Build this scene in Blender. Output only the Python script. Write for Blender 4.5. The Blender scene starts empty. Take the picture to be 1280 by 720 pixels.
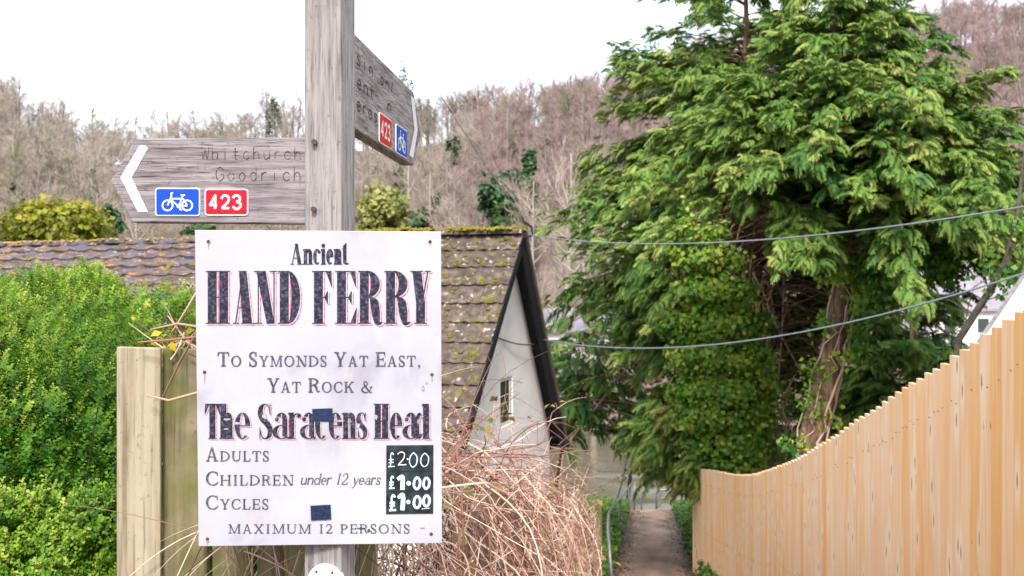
import bpy, math, random
import numpy as np
from mathutils import Vector, Matrix
R = math.radians
EYE = 1.65
sc = bpy.context.scene
COL = sc.collection
# ------------------------------------------------------------------ camera, sky, sun, exposure
cam_d = bpy.data.cameras.new('camera'); cam = bpy.data.objects.new('camera', cam_d); COL.objects.link(cam)
cam.location = (0, 0, EYE); cam.rotation_euler = (R(90), 0, 0)
cam_d.sensor_width = 36; cam_d.lens = 36; cam_d.clip_start = .05; cam_d.clip_end = 3000
cam_d.dof.use_dof = True; cam_d.dof.focus_distance = 2.35; cam_d.dof.aperture_fstop = 9
sc.camera = cam
SUN_EL, SUN_AZ = 47, 181          # azimuth measured clockwise from +Y (view direction)
w = bpy.data.worlds.new('World'); sc.world = w; w.use_nodes = True
nt = w.node_tree; nt.nodes.clear()
sky = nt.nodes.new('ShaderNodeTexSky'); sky.sky_type = 'NISHITA'; sky.sun_disc = False
sky.sun_elevation = R(SUN_EL); sky.sun_rotation = R(SUN_AZ); sky.air_density = 1.0; sky.dust_density = 4.0; sky.ozone_density = 1.0
bgn = nt.nodes.new('ShaderNodeBackground'); bgn.inputs[1].default_value = .137
mixn = nt.nodes.new('ShaderNodeMix'); mixn.data_type = 'RGBA'; mixn.inputs[0].default_value = .8
mixn.inputs[7].default_value = (4.5, 4.85, 5.1, 1)      # even white cloud deck over the clear sky
outn = nt.nodes.new('ShaderNodeOutputWorld')
nt.links.new(sky.outputs[0], mixn.inputs[6]); nt.links.new(mixn.outputs[2], bgn.inputs[0]); nt.links.new(bgn.outputs[0], outn.inputs[0])
sun_d = bpy.data.lights.new('sun', 'SUN'); sun_d.energy = 2.0; sun_d.angle = R(12); sun_d.color = (1, .95, .87)
sun = bpy.data.objects.new('sun', sun_d); COL.objects.link(sun)
a = R(SUN_AZ); e = R(SUN_EL)
sv = Vector((math.sin(a)*math.cos(e), math.cos(a)*math.cos(e), math.sin(e)))
sun.rotation_euler = sv.to_track_quat('Z', 'Y').to_euler(); sun.location = sv*60
sc.view_settings.view_transform = 'Standard'; sc.view_settings.look = 'None'
sc.view_settings.exposure = 1.5; sc.view_settings.gamma = 1
sc.render.engine = 'CYCLES'
sc.cycles.max_bounces = 6; sc.cycles.diffuse_bounces = 3; sc.cycles.transparent_max_bounces = 6
try: sc.cycles.use_denoising = True
except Exception: pass

# ------------------------------------------------------------------ helpers
def P(px, py, d):
    'a point seen at photograph position (px, py) at depth d'
    return Vector(((px-640)/1280*d, d, EYE-(py-360)/1280*d))
LOC = {}
def place(o, loc, parent=None):
    COL.objects.link(o)
    if parent is not None:
        o.parent = parent; LOC[o.name] = LOC[parent.name]
    else:
        o.location = loc; LOC[o.name] = Vector(loc)
def tag(o, label=None, cat=None, group=None, kind=None):
    if label: o['label'] = label
    if cat: o['category'] = cat
    if group: o['group'] = group
    if kind: o['kind'] = kind
    return o
def empty(name, loc, label, cat, group=None):
    o = bpy.data.objects.new(name, None); o.empty_display_size = .1
    place(o, loc); return tag(o, label, cat, group)
class MB:
    'collects polygons in world coordinates and links them as one mesh object'
    def __init__(s): s.v = []; s.f = []; s.m = []; s.t = []; s.mi = 0; s.tint = .5
    def add(s, vs, fs):
        b = len(s.v); s.v += [Vector(p) for p in vs]; s.t += [s.tint]*len(vs)
        for f in fs: s.f.append([b+i for i in f]); s.m.append(s.mi)
    def poly(s, pts): s.add(pts, [list(range(len(pts)))])
    def box(s, c, sx, sy, sz, yaw=0, M=None):
        M = M or Matrix.Rotation(yaw, 3, 'Z'); c = Vector(c)
        vs = [c+M@Vector((x*sx/2, y*sy/2, z*sz/2)) for x in (-1,1) for y in (-1,1) for z in (-1,1)]
        s.add(vs, [[0,1,3,2],[4,6,7,5],[0,4,5,1],[2,3,7,6],[0,2,6,4],[1,5,7,3]])
    def beam(s, p, q, wd, th, side=None):
        'box from p to q, wd wide along side, th thick across'
        p, q = Vector(p), Vector(q); a_ = (q-p).normalized()
        sd = Vector(side) if side is not None else a_.cross(Vector((0,0,1)))
        sd = (sd-a_*sd.dot(a_)).normalized(); up = a_.cross(sd)
        vs = [o+sd*x*wd/2+up*y*th/2 for o in (p,q) for x in (-1,1) for y in (-1,1)]
        s.add(vs, [[0,1,3,2],[4,6,7,5],[0,4,5,1],[2,3,7,6],[0,2,6,4],[1,5,7,3]])
    def tube(s, pts, rad, n=8, cap=True):
        pts = [Vector(p) for p in pts]; rs = rad if hasattr(rad, '__len__') else [rad]*len(pts)
        vs = []; pu = None
        for i, p in enumerate(pts):
            t = (pts[min(i+1,len(pts)-1)]-pts[max(i-1,0)]).normalized()
            if pu is None: pu = t.orthogonal()
            pu = (pu-t*pu.dot(t)).normalized(); b = t.cross(pu)
            vs += [p+(pu*math.cos(k*2*math.pi/n)+b*math.sin(k*2*math.pi/n))*rs[i] for k in range(n)]
        fs = [[i*n+k, i*n+(k+1)%n, (i+1)*n+(k+1)%n, (i+1)*n+k] for i in range(len(pts)-1) for k in range(n)]
        if cap: fs += [list(range(n))[::-1], list(range((len(pts)-1)*n, len(pts)*n))]
        s.add(vs, fs)
    def prism(s, pts, off):
        'closed outline pts extruded by the vector off (pts = front)'
        n = len(pts); off = Vector(off); f = [Vector(p) for p in pts]; b = [p+off for p in f]
        s.add(f+b, [list(range(n)), list(range(2*n-1, n-1, -1))]+[[i, n+i, n+(i+1)%n, (i+1)%n] for i in range(n)])
    def build(s, name, mats, parent=None, loc=None, smooth=False, bevel=0, tint=False):
        me = bpy.data.meshes.new(name); o = bpy.data.objects.new(name, me)
        if parent is None and loc is None:
            loc = Vector((sum(p.x for p in s.v)/len(s.v), sum(p.y for p in s.v)/len(s.v), min(p.z for p in s.v)))
        place(o, loc, parent); L = LOC[o.name]
        me.from_pydata([p-L for p in s.v], [], s.f)
        for m in (mats if isinstance(mats, (list, tuple)) else [mats]): me.materials.append(m)
        me.polygons.foreach_set('material_index', s.m)
        if smooth: me.polygons.foreach_set('use_smooth', [True]*len(s.f))
        if tint: me.attributes.new('tint', 'FLOAT', 'POINT').data.foreach_set('value', s.t)
        me.update()
        if bevel:
            b = o.modifiers.new('bevel', 'BEVEL'); b.width = bevel; b.segments = 2; b.limit_method = 'ANGLE'
        return o
def build_quads(name, V, F, T, mat, parent=None, loc=None, smooth=False):
    'big foliage mesh from arrays'
    V = np.asarray(V, np.float32); F = np.asarray(F, np.int32)
    me = bpy.data.meshes.new(name); o = bpy.data.objects.new(name, me)
    if parent is None and loc is None: loc = Vector((float(V[:,0].mean()), float(V[:,1].mean()), float(V[:,2].min())))
    place(o, loc, parent); V = V-np.array(LOC[o.name], np.float32)
    me.vertices.add(len(V)); me.vertices.foreach_set('co', V.ravel())
    me.loops.add(F.size); me.loops.foreach_set('vertex_index', F.ravel())
    me.polygons.add(len(F)); me.polygons.foreach_set('loop_start', np.arange(0, F.size, 4, dtype=np.int32))
    if smooth: me.polygons.foreach_set('use_smooth', np.ones(len(F), bool))
    me.update(calc_edges=True); me.materials.append(mat)
    me.attributes.new('tint', 'FLOAT', 'POINT').data.foreach_set('value', np.asarray(T, np.float32))
    return o
class QB:
    'accumulates quad arrays'
    def __init__(s): s.V = []; s.F = []; s.T = []; s.n = 0
    def add(s, V, F, T):
        s.V.append(V); s.F.append(F+s.n); s.T.append(T); s.n += len(V)
    def inst(s, proto, pos, rot, scl, dt):
        'copies of proto (V,F,T) at pos (k,3) with rot (k,3,3), scl (k,), tint shift dt (k,)'
        V, F, T = proto; k = len(pos)
        if k == 0: return
        W = np.einsum('kij,nj->kni', rot, V)*scl[:,None,None]+pos[:,None,:]
        FF = (F[None]+(np.arange(k)*len(V))[:,None,None]).reshape(-1,4)
        s.add(W.reshape(-1,3), FF, (T[None]+dt[:,None]).ravel())
    def tube(s, pts, rs, n=4, t=.5):
        m = MB(); m.tube(pts, rs, n, cap=False); s.add(np.array([list(p) for p in m.v]), np.array(m.f), np.full(len(m.v), t))
    def build(s, name, mat, parent=None, loc=None, smooth=False):
        return build_quads(name, np.concatenate(s.V), np.concatenate(s.F), np.concatenate(s.T), mat, parent, loc, smooth)
def frame(dirs, ups):
    'rotation matrices whose columns are dir, side, up'
    d = dirs/np.linalg.norm(dirs, axis=1, keepdims=True)
    s = np.cross(ups, d); s /= np.linalg.norm(s, axis=1, keepdims=True)+1e-9
    return np.stack([d, s, np.cross(d, s)], axis=2)
def interp(x, pts): return float(np.interp(x, [p[0] for p in pts], [p[1] for p in pts]))

# ------------------------------------------------------------------ materials
def newmat(name, rough=.7, spec=.3):
    m = bpy.data.materials.new(name); m.use_nodes = True; t = m.node_tree; t.nodes.clear()
    b = t.nodes.new('ShaderNodeBsdfPrincipled'); o = t.nodes.new('ShaderNodeOutputMaterial')
    b.inputs['Roughness'].default_value = rough; b.inputs['Specular IOR Level'].default_value = spec
    t.links.new(b.outputs[0], o.inputs[0]); return m, t, b, o
def N(t, typ, **k):
    n = t.nodes.new(typ)
    for a_, v in k.items(): setattr(n, a_, v)
    return n
def noise(t, scale, detail=4, mp=None, rot=(0,0,0), dist=0, coord='Object', rough=.55):
    tc = N(t, 'ShaderNodeTexCoord'); m = N(t, 'ShaderNodeMapping')
    m.inputs['Scale'].default_value = mp or (1,1,1); m.inputs['Rotation'].default_value = rot
    n = N(t, 'ShaderNodeTexNoise'); n.inputs['Scale'].default_value = scale; n.inputs['Detail'].default_value = detail
    n.inputs['Distortion'].default_value = dist; n.inputs['Roughness'].default_value = rough
    t.links.new(tc.outputs[coord], m.inputs[0]); t.links.new(m.outputs[0], n.inputs[0]); return n.outputs[0]
def ramp(t, fac, stops):
    r = N(t, 'ShaderNodeValToRGB'); e_ = r.color_ramp.elements
    while len(e_) < len(stops): e_.new(.5)
    for i, (p, c) in enumerate(stops): e_[i].position = p; e_[i].color = (*c, 1) if len(c) == 3 else c
    t.links.new(fac, r.inputs[0]); return r.outputs[0]
def mix(t, fac, a_, b_, mode='MIX'):
    m = N(t, 'ShaderNodeMix', data_type='RGBA', blend_type=mode)
    for s, v in ((0,fac),(6,a_),(7,b_)):
        if hasattr(v, 'is_linked'): t.links.new(v, m.inputs[s])
        elif s == 0: m.inputs[0].default_value = v
        else: m.inputs[s].default_value = (*v, 1)
    return m.outputs[2]
def math_(t, op, a_, b_=None, clamp=False):
    m = N(t, 'ShaderNodeMath', operation=op); m.use_clamp = clamp
    for i, v in enumerate((a_, b_)):
        if v is None: continue
        if hasattr(v, 'is_linked'): t.links.new(v, m.inputs[i])
        else: m.inputs[i].default_value = v
    return m.outputs[0]
def attr(t, name='tint'): return N(t, 'ShaderNodeAttribute', attribute_name=name).outputs['Fac']
def bump(t, b, h, strength=.4, dist=.01):
    n = N(t, 'ShaderNodeBump'); n.inputs['Strength'].default_value = strength; n.inputs['Distance'].default_value = dist
    t.links.new(h, n.inputs['Height']); t.links.new(n.outputs[0], b.inputs['Normal'])
def plain(name, col, rough=.6, var=.12, scale=30, metal=0, spec=.3):
    m, t, b, o = newmat(name, rough, spec); n = noise(t, scale)
    c2 = tuple(max(0, c*(1-var*2)) for c in col); c1 = tuple(c*(1+var) for c in col)
    t.links.new(ramp(t, n, [(.3, c2), (.7, c1)]), b.inputs['Base Color']); b.inputs['Metallic'].default_value = metal
    return m
def leaf(name, stops, transl=.25, rough=.55, spec=.3):
    m, t, b, o = newmat(name, rough, spec); c = ramp(t, attr(t), stops); t.links.new(c, b.inputs['Base Color'])
    if transl:
        tr = N(t, 'ShaderNodeBsdfTranslucent'); t.links.new(c, tr.inputs[0])
        mx = N(t, 'ShaderNodeMixShader'); mx.inputs[0].default_value = transl
        t.links.new(b.outputs[0], mx.inputs[1]); t.links.new(tr.outputs[0], mx.inputs[2]); t.links.new(mx.outputs[0], o.inputs[0])
    return m
def old_wood(name, light, mid, dark, grain=(45,45,2.2), rot=(0,0,0), green=0, gcol=(.12,.14,.03), cracks=.5):
    m, t, b, o = newmat(name, .85, .15)
    n1 = noise(t, 1, 8, grain, rot, .4); n2 = noise(t, 1, 5, tuple(g*4 for g in grain[:2])+(grain[2]*2.5,) if grain[2] < 10 else (grain[0]*2.5,)+tuple(g*4 for g in grain[1:]), rot, .2)
    n3 = noise(t, 7, 5)
    c = ramp(t, n1, [(.28, dark), (.45, mid), (.62, light)])
    c = mix(t, math_(t, 'MULTIPLY', ramp(t, n2, [(.34, (1,1,1)), (.44, (0,0,0))]), cracks), c, tuple(x*.35 for x in dark))
    c = mix(t, ramp(t, n3, [(.4, (0,0,0)), (.75, (.45,.45,.45))]), c, light)
    c = mix(t, math_(t, 'MULTIPLY', ramp(t, noise(t, 2.2, 7, dist=.8, coord='Object'), [(.52,(0,0,0)),(.7,(1,1,1))]), .45), c, tuple(x*.8 for x in dark))
    c = mix(t, ramp(t, noise(t, 95, 3), [(.62,(0,0,0)),(.7,(.5,.5,.5))]), c, dark)
    if green: c = mix(t, math_(t, 'MULTIPLY', ramp(t, noise(t, 9, 5, dist=.5), [(.42, (0,0,0)), (.66, (1,1,1))]), green), c, gcol)
    t.links.new(c, b.inputs['Base Color']); bump(t, b, mix(t, .5, n1, n2), .5, .004); return m
# ------------------------------------------------------------------ letter shapes (serif, drawn here as polygons)
class Gl:
    def __init__(g): g.p = []
    def poly(g, *pts): g.p.append(list(pts))
    def rect(g, x0, y0, x1, y1): g.p.append([(x0,y0),(x1,y0),(x1,y1),(x0,y1)])
    def line(g, p, q, wd):
        dx, dy = q[0]-p[0], q[1]-p[1]; l = math.hypot(dx, dy) or 1; nx, ny = -dy/l*wd/2, dx/l*wd/2
        g.p.append([(p[0]-nx,p[1]-ny),(q[0]-nx,q[1]-ny),(q[0]+nx,q[1]+ny),(p[0]+nx,p[1]+ny)])
    def ring(g, cx, cy, rx, ry, tx, ty, a0=0, a1=360, n=26):
        for i in range(n):
            q = []
            for k in (i, i+1):
                a_ = R(a0+(a1-a0)*k/n); q.append((cx+rx*math.cos(a_), cy+ry*math.sin(a_)))
            for k in (i+1, i):
                a_ = R(a0+(a1-a0)*k/n); q.append((cx+max(rx-tx,0)*math.cos(a_), cy+max(ry-ty,0)*math.sin(a_)))
            g.p.append(q)
    def blob(g, cx, cy, rx, ry=None, n=14):
        ry = ry or rx; g.p.append([(cx+rx*math.cos(i*2*math.pi/n), cy+ry*math.sin(i*2*math.pi/n)) for i in range(n)])
    def stroke(g, pts, ws, sub=6):
        if not hasattr(ws, '__len__'): ws = [ws]*len(pts)
        if sub > 1 and len(pts) > 2:
            P_ = [pts[0]]+list(pts)+[pts[-1]]; o = []; ow = []
            for i in range(1, len(P_)-2):
                for k in range(sub):
                    u = k/sub; a_, b_, c_, d_ = P_[i-1], P_[i], P_[i+1], P_[i+2]
                    o.append(tuple(.5*(2*b_[j]+(c_[j]-a_[j])*u+(2*a_[j]-5*b_[j]+4*c_[j]-d_[j])*u*u+(3*b_[j]-a_[j]-3*c_[j]+d_[j])*u**3) for j in (0,1)))
                    ow.append(ws[i-1]*(1-u)+ws[i]*u)
            o.append(pts[-1]); ow.append(ws[-1]); pts, ws = o, ow
        L = []; Rr = []
        for i, p in enumerate(pts):
            q0, q1 = pts[max(i-1,0)], pts[min(i+1,len(pts)-1)]; dx, dy = q1[0]-q0[0], q1[1]-q0[1]; l = math.hypot(dx, dy) or 1
            nx, ny = -dy/l*ws[i]/2, dx/l*ws[i]/2; L.append((p[0]+nx,p[1]+ny)); Rr.append((p[0]-nx,p[1]-ny))
        for i in range(len(pts)-1): g.p.append([Rr[i],Rr[i+1],L[i+1],L[i]])
def glyph(ch, W, H, S, t, s, X=None):
    '''W wide, H cap height, S stem, t hairline, s serif overhang, X x-height (lower case)'''
    g = Gl(); X = X or H*.66
    def stem(x, y0=0, y1=H, top=True, bot=True, wd=None):
        wd = wd or S; g.rect(x, y0, x+wd, y1)
        if bot: g.rect(x-s, y0, x+wd+s, y0+t)
        if top: g.rect(x-s, y1-t, x+wd+s, y1)
    def flag(x): stem_top = g.poly((x-s, X-t*1.5), (x+.01, X-t*3), (x+.01, X), (x-s, X-t*.5))
    if ch == 'H':
        stem(s); stem(W-s-S); g.rect(s+S, H*.5-t/2, W-s-S, H*.5+t/2)
    elif ch == 'I' or ch == '1': stem((W-S)/2)
    elif ch == 'A':
        g.line((W*.14, 0), (W*.47, H), t*1.25); g.poly((W*.9-S*1.08,0),(W*.9,0),(W*.5+S*.35,H),(W*.5-S*.5,H))
        g.rect(W*.22, H*.29, W*.7, H*.29+t); g.rect(0,0,W*.3,t); g.rect(W*.9-S-s,0,W,t)
    elif ch == 'N':
        x = W*.16; g.rect(x,0,x+t*1.2,H); g.rect(0,0,x*2+t,t); g.rect(0,H-t,x+S*.5,H)
        g.poly((W*.84-S*.75,0),(W*.84+t,0),(x*.6+S*1.05,H),(x*.6,H)); g.rect(W*.84,0,W*.84+t*1.2,H); g.rect(W*.68,H-t,W,H)
    elif ch == 'M':
        x = W*.12; g.rect(x,0,x+t*1.2,H); g.rect(0,0,x*2+t,t); g.rect(0,H-t,x+S*.5,H)
        g.poly((W*.5-S*.4,0),(W*.5+S*.3,0),(x*.7+S*1.05,H),(x*.7,H)); g.line((W*.5,0),(W-s-S*.8,H),t*1.2); stem(W-s-S)
    elif ch == 'D':
        stem(s, top=False, bot=False); c = s+S*.9; g.rect(0,0,c,t); g.rect(0,H-t,c,H); g.ring(c,H/2,W-c,H/2,S,t,-90,90)
    elif ch in 'EF':
        stem(s, top=False, bot=(ch == 'F')); g.rect(0,H-t,W*.94,H)
        g.poly((W*.94-S*.6,H-t),(W*.94,H),(W*.97,H*.7),(W*.97-t*.7,H*.7))
        g.rect(s+S,H*.5-t/2,W*.72,H*.5+t/2); g.poly((W*.72-S*.3,H*.5),(W*.74,H*.62),(W*.74+t*.6,H*.62),(W*.74+t*.6,H*.38),(W*.74,H*.38))
        if ch == 'E':
            g.rect(0,0,W*.96,t); g.poly((W*.96-S*.6,t),(W*.96,0),(W,H*.3),(W-t*.7,H*.3))
    elif ch == 'L':
        stem(s, bot=False); g.rect(0,0,W*.96,t); g.poly((W*.96-S*.6,t),(W*.96,0),(W,H*.32),(W-t*.7,H*.32))
    elif ch == 'T':
        stem((W-S)/2, top=False); g.rect(W*.03,H-t,W*.97,H)
        g.poly((W*.03,H),(W*.03+S*.7,H-t),(t*.7,H*.7),(0,H*.7)); g.poly((W*.97-S*.7,H-t),(W*.97,H),(W,H*.7),(W-t*.7,H*.7))
    elif ch in 'RP':
        stem(s, top=False); c = s+S*.8; b = .5 if ch == 'R' else .44; g.rect(0,H-t,c,H); g.rect(s+S,H*b-t*.5,c+.01,H*b+t*.5)
        g.ring(c,H*(1+b)/2,W*(.88 if ch == 'R' else .98)-c,H*(1-b)/2+t*.25,S,t,-90,90)
        if ch == 'R': g.rect(c-S*.1,H*b-t*.5,c+S*.6,H*b+t*.5); g.stroke([(W*.5,H*.5),(W*.66,H*.4),(W*.72,H*.2),(W*.8,t*.9),(W,t*1.6)], [t*2,S*.95,S*.95,S*.55,t*.7])
    elif ch == 'K':
        stem(s); g.line((s+S,H*.42),(W*.84,H),t*1.2); g.poly((W*.4,H*.55),(W*.4+S*.9,H*.62),(W*.96,0),(W*.96-S*1.2,0)); g.rect(W*.7,H-t,W,H); g.rect(W*.62,0,W,t)
    elif ch == 'U':
        stem(s, H*.3, H, bot=False); c = W*.5; g.ring(c,H*.34,W*.5-s,H*.34,S,t*1.3,180,270); g.ring(c,H*.34,W*.5-s-S*.25,H*.34,t*1.3,t*1.3,270,360)
        g.rect(W-s-S*.25-t*1.3,H*.33,W-s-S*.25,H); g.rect(W-2*s-S*.5,H-t,W,H)
    elif ch == 'X':
        g.poly((W*.94-S*1.15,0),(W*.94,0),(W*.06+S*1.15,H),(W*.06,H)); g.line((W*.12,0),(W*.88,H),t*1.2)
        for x in (0, W*.68): g.rect(x,0,x+W*.32,t); g.rect(x,H-t,x+W*.32,H)
    elif ch == 'Y':
        g.poly((W*.5-S*.5,H*.4),(W*.5+S*.5,H*.4),(W*.1+S,H),(W*.1,H)); g.line((W*.5+S*.2,H*.4),(W*.86,H),t*1.3)
        stem((W-S)/2,0,H*.42,top=False); g.rect(0,H-t,W*.1+S+s,H); g.rect(W*.7,H-t,W,H)
    elif ch == 'O': g.ring(W/2,H/2,W/2,H/2*1.02,S,t,0,360,40)
    elif ch == 'C':
        g.ring(W*.55,H/2,W*.55,H/2*1.02,S,t,52,308,34); g.poly((W*.82,H*.9),(W*.93,H),(W*.97,H*.66),(W*.97-t*.7,H*.66)); g.line((W*.86,H*.1),(W*.98,H*.26),t)
    elif ch in 'Ss':
        h = H if ch == 'S' else X
        pts = [(.84,.74),(.72,.93),(.48,.985),(.22,.9),(.15,.74),(.3,.58),(.62,.44),(.84,.28),(.78,.09),(.5,.015),(.26,.07),(.12,.27)]
        g.stroke([(x*W,y*h) for x, y in pts], [t*1.2,t*1.2,t*1.2,S*.7,S*.85,S*.95,S*.95,S*.85,S*.7,t*1.2,t*1.2,t*1.2])
        g.rect(W*.84-t*.5,h*.68,W*.84+t*.5,h); g.rect(W*.12-t*.5,0,W*.12+t*.5,h*.33)
    elif ch == '&':
        pts = [(.98,.5),(.8,.2),(.52,.02),(.2,.06),(.06,.28),(.26,.5),(.52,.66),(.56,.86),(.4,.99),(.26,.86),(.34,.62),(.6,.28),(.82,.04),(1,.03)]
        g.stroke([(x*W,y*H) for x, y in pts], [t,t,t*1.2,S*.8,S,t,t,S*.6,t,S*.6,S*.9,S,S*.8,t]); g.rect(W*.78,H*.5-t/2,W*1.05,H*.5+t/2)
    elif ch == ',':
        g.blob(W*.45,S*.45,S*.55); g.stroke([(W*.45+S*.4,S*.4),(W*.45+S*.3,-S*.3),(W*.3,-S*.95)],[S*.4,S*.35,t*.5])
    elif ch == '2':
        g.stroke([(W*.1,H*.72),(W*.22,H*.93),(W*.5,H*.985),(W*.78,H*.86),(W*.78,H*.62),(W*.5,H*.34),(W*.12,t*1.2)],[S*.5,S*.4,t*1.2,S*.8,S,S*.6,t*1.2])
        g.rect(W*.08,0,W*.9,S*.62); g.line((W*.9,0),(W*.98,H*.22),t)
    # ---- lower case
    elif ch in 'nh':
        stem(s, 0, H if ch == 'h' else X, top=False); y = H if ch == 'h' else X; g.poly((s,y-t*3),(s+.01,y),(0,y-t),(0,y-t*1.8))
        ro = (W-2*s-S*.6)/2; c = W-s-ro; ry = X*.3
        g.ring(c,X-ry,ro,ry,S,t*1.3,0,165); g.rect(W-s-S,0,W-s,X-ry); g.rect(W-2*s-S,0,W,t)
    elif ch == 'u':
        g.rect(s,X*.3,s+S,X); ro = (W-2*s-S*.6)/2; g.ring(s+ro,X*.3,ro,X*.3,S,t*1.3,180,345); stem(W-s-S,0,X,top=False,bot=False); g.rect(W-S,0,W,t); g.rect(0,X-t,s,X); g.rect(W-2*s-S,X-t,W-s,X)
    elif ch == 'i':
        stem((W-S)/2,0,X,top=False); g.poly(((W-S)/2,X-t*3),((W-S)/2+.01,X),(0,X-t),(0,X-t*1.8)); g.blob(W/2,X+S*.95,S*.56)
    elif ch == 'r':
        stem(s,0,X,top=False); g.poly((s,X-t*3),(s+.01,X),(0,X-t),(0,X-t*1.8)); g.stroke([(s+S*.8,X*.7),(s+S*1.2,X*.92),(W*.86,X*.95)],[t,t*1.5,t*2]); g.blob(W*.86,X*.87,S*.42)
    elif ch in 'ce':
        g.ring(W*.5,X/2,W*.5,X/2,S,t,(0 if ch == 'e' else 50),310,30)
        if ch == 'e': g.rect(S*.8,X*.5-t*.6,W*.98,X*.5+t*.6)
        else: g.blob(W*.8,X*.8,S*.42)
    elif ch == 't':
        x = W*.22; g.rect(x,X*.14,x+S,X*1.2); g.poly((x,X*1.16),(x+S,X*1.2),(x+S,X*1.38),(x+S*.8,X*1.38)); g.rect(0,X-t,W*.9,X)
        g.ring(x+S+(W-x-S)*.3,X*.2,(W-x-S)*.3+S,X*.2,S,t,180,320)
    elif ch == 'a':
        x = W-s-S; g.rect(x,X*.1,x+S,X*.72); g.ring(x+S-W*.36,X*.7,W*.36,X*.3,S,t,0,150); g.blob(x+S-W*.64,X*.74,S*.4)
        g.ring(x,X*.27,x,X*.27,S,t,80,300); g.stroke([(x+S*.5,X*.12),(x+S*1.1,t),(W,t*2.2)],[S*.7,t*2,t])
    elif ch == 'd':
        x = W-s-S; g.rect(x,0,x+S,H); g.poly((x,H-t*3),(x+.01,H),(x-s,H-t),(x-s,H-t*1.8)); g.rect(x+S,0,W,t); c = x*.55; g.ring(c,X/2,c,X/2,S,t,40,320); g.line((c,t*.6),(x,X*.2),t); g.line((c,X-t*.6),(x,X*.8),t)
    elif ch == 'y':
        g.line((W*.18,X),(W*.5,X*.06),S); g.stroke([(W*.92,X),(W*.6,X*.1),(W*.3,-X*.42),(W*.02,-X*.4)],[t,t*1.2,t,S*.6])
    elif ch in 'mw': pass
    return g.p
WID = dict(A=.72,C=.68,D=.76,E=.58,H=.8,I=.38,K=.74,L=.58,M=.95,N=.82,O=.78,P=.58,R=.68,S=.5,T=.68,U=.76,X=.74,Y=.7)
WID.update({'&':.8,',':.25,' ':.3,'1':.38,'2':.52,'u':.5,'n':.5,'d':.5,'e':.42,'r':.38,'y':.46,'a':.46,'s':.36,'c':.42,'i':.28,'t':.32,'h':.5,'.':.2})
def text_px(runs, x0, x1, base, S, t, s, gap=.1, slant=0, X=None):
    '''runs = [(string, cap height)]; fitted between px x0 and x1 on the baseline; returns polygons in photograph pixels'''
    tot = 0; H0 = max(h for _, h in runs); items = []
    for st_, h in runs:
        for ch in st_:
            wd = WID[ch]*h; items.append((ch, tot, wd, h)); tot += wd+gap*H0
    tot -= gap*H0; k = (x1-x0)/tot; out = []
    for ch, x, wd, h in items:
        if ch == ' ': continue
        for p in glyph(ch, wd*k, h, S*h, t*h, s*h, X*h if X else None):
            out.append([(x0+x*k+a_+slant*b_, base-b_) for a_, b_ in p])
    return out
# ------------------------------------------------------------------ land: one slope down to the river, hill beyond
PROF = [(-30,4.2),(-12,1.9),(0,0),(15.7,-2.78),(32,-5.28),(34,-6.2),(38,-8.6),(50,-9.2),(64,-8.6),(67,-7.3)]
WATER_Z = -7.6
def ground(x, y): return interp(y, PROF)
SKY_PX = [(-400,150),(-150,120),(0,118),(60,138),(150,150),(300,152),(420,150),(540,142),(600,128),(700,100),(800,88),(900,70),(1050,40),(1180,15),(1300,-10),(1600,-60)]
def crest(u): return EYE+(360-interp(640+1280*u, SKY_PX))/1280*210-7.0
def hill(x, y):
    u = x/max(y, 60); h0 = interp(y, [(64,-8.6),(67,-7.2),(80,-6.0),(95,-4.2)])
    if y <= 95: return h0
    c = crest(u); f = (y-95)/115
    n = 1.6*math.sin(x*.07+y*.05)+1.1*math.sin(x*.13-y*.09+2)
    if f <= 1: return -4.2+(c+4.2)*(f**.85)+n*min(1, f*3)
    return c+n-(f-1)*6
def sheet(name, xs, ys, fn, mat, kind='structure'):
    V = [(x, y, fn(x, y)) for y in ys for x in xs]; n = len(xs)
    F = [[j*n+i, j*n+i+1, (j+1)*n+i+1, (j+1)*n+i] for j in range(len(ys)-1) for i in range(n-1)]
    b = MB(); b.add(V, F); return tag(b.build(name, mat, loc=(0,0,0), smooth=True), kind=kind)
m, t, b, o = newmat('soil', .95, .1)
c = ramp(t, noise(t, 1.3, 8), [(.3, (.05,.035,.022)), (.5, (.1,.07,.045)), (.7, (.16,.12,.075))])
c = mix(t, ramp(t, noise(t, .35, 6), [(.45, (0,0,0)), (.62, (.7,.7,.7))]), c, (.06,.08,.025)); t.links.new(c, b.inputs['Base Color']); bump(t, b, noise(t, 14, 6), .7, .05); M_SOIL = m
sheet('ground', [-60,-40,-25,-15,-9,-6,-4,-2.5,-1,0,1,2.5,4,6,9,15,25,40,60,120], [-30,-20,-12,-6,-2,0,3,6,9,12,15.7,20,24,28,32,34,36,38,44,50,58,64.5], ground, M_SOIL)
m, t, b, o = newmat('hillside_litter', .95, .1)
c = ramp(t, noise(t, .12, 8), [(.3, (.12,.085,.07)), (.5, (.22,.16,.145)), (.7, (.3,.225,.21))])
c = mix(t, ramp(t, noise(t, .05, 6), [(.46, (0,0,0)), (.64, (.75,.75,.75))]), c, (.1,.115,.05))
c = mix(t, ramp(t, noise(t, 1.2, 5), [(.4, (0,0,0)), (.7, (.5,.5,.5))]), c, (.1,.07,.055)); t.links.new(c, b.inputs['Base Color']); M_HILL = m
HX = list(np.linspace(-330, 380, 120)); HY = [64,67,70,75,80,88,95]+list(np.linspace(100,215,40))+[235,270,330,420]
sheet('hillside', HX, HY, hill, M_HILL)
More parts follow.
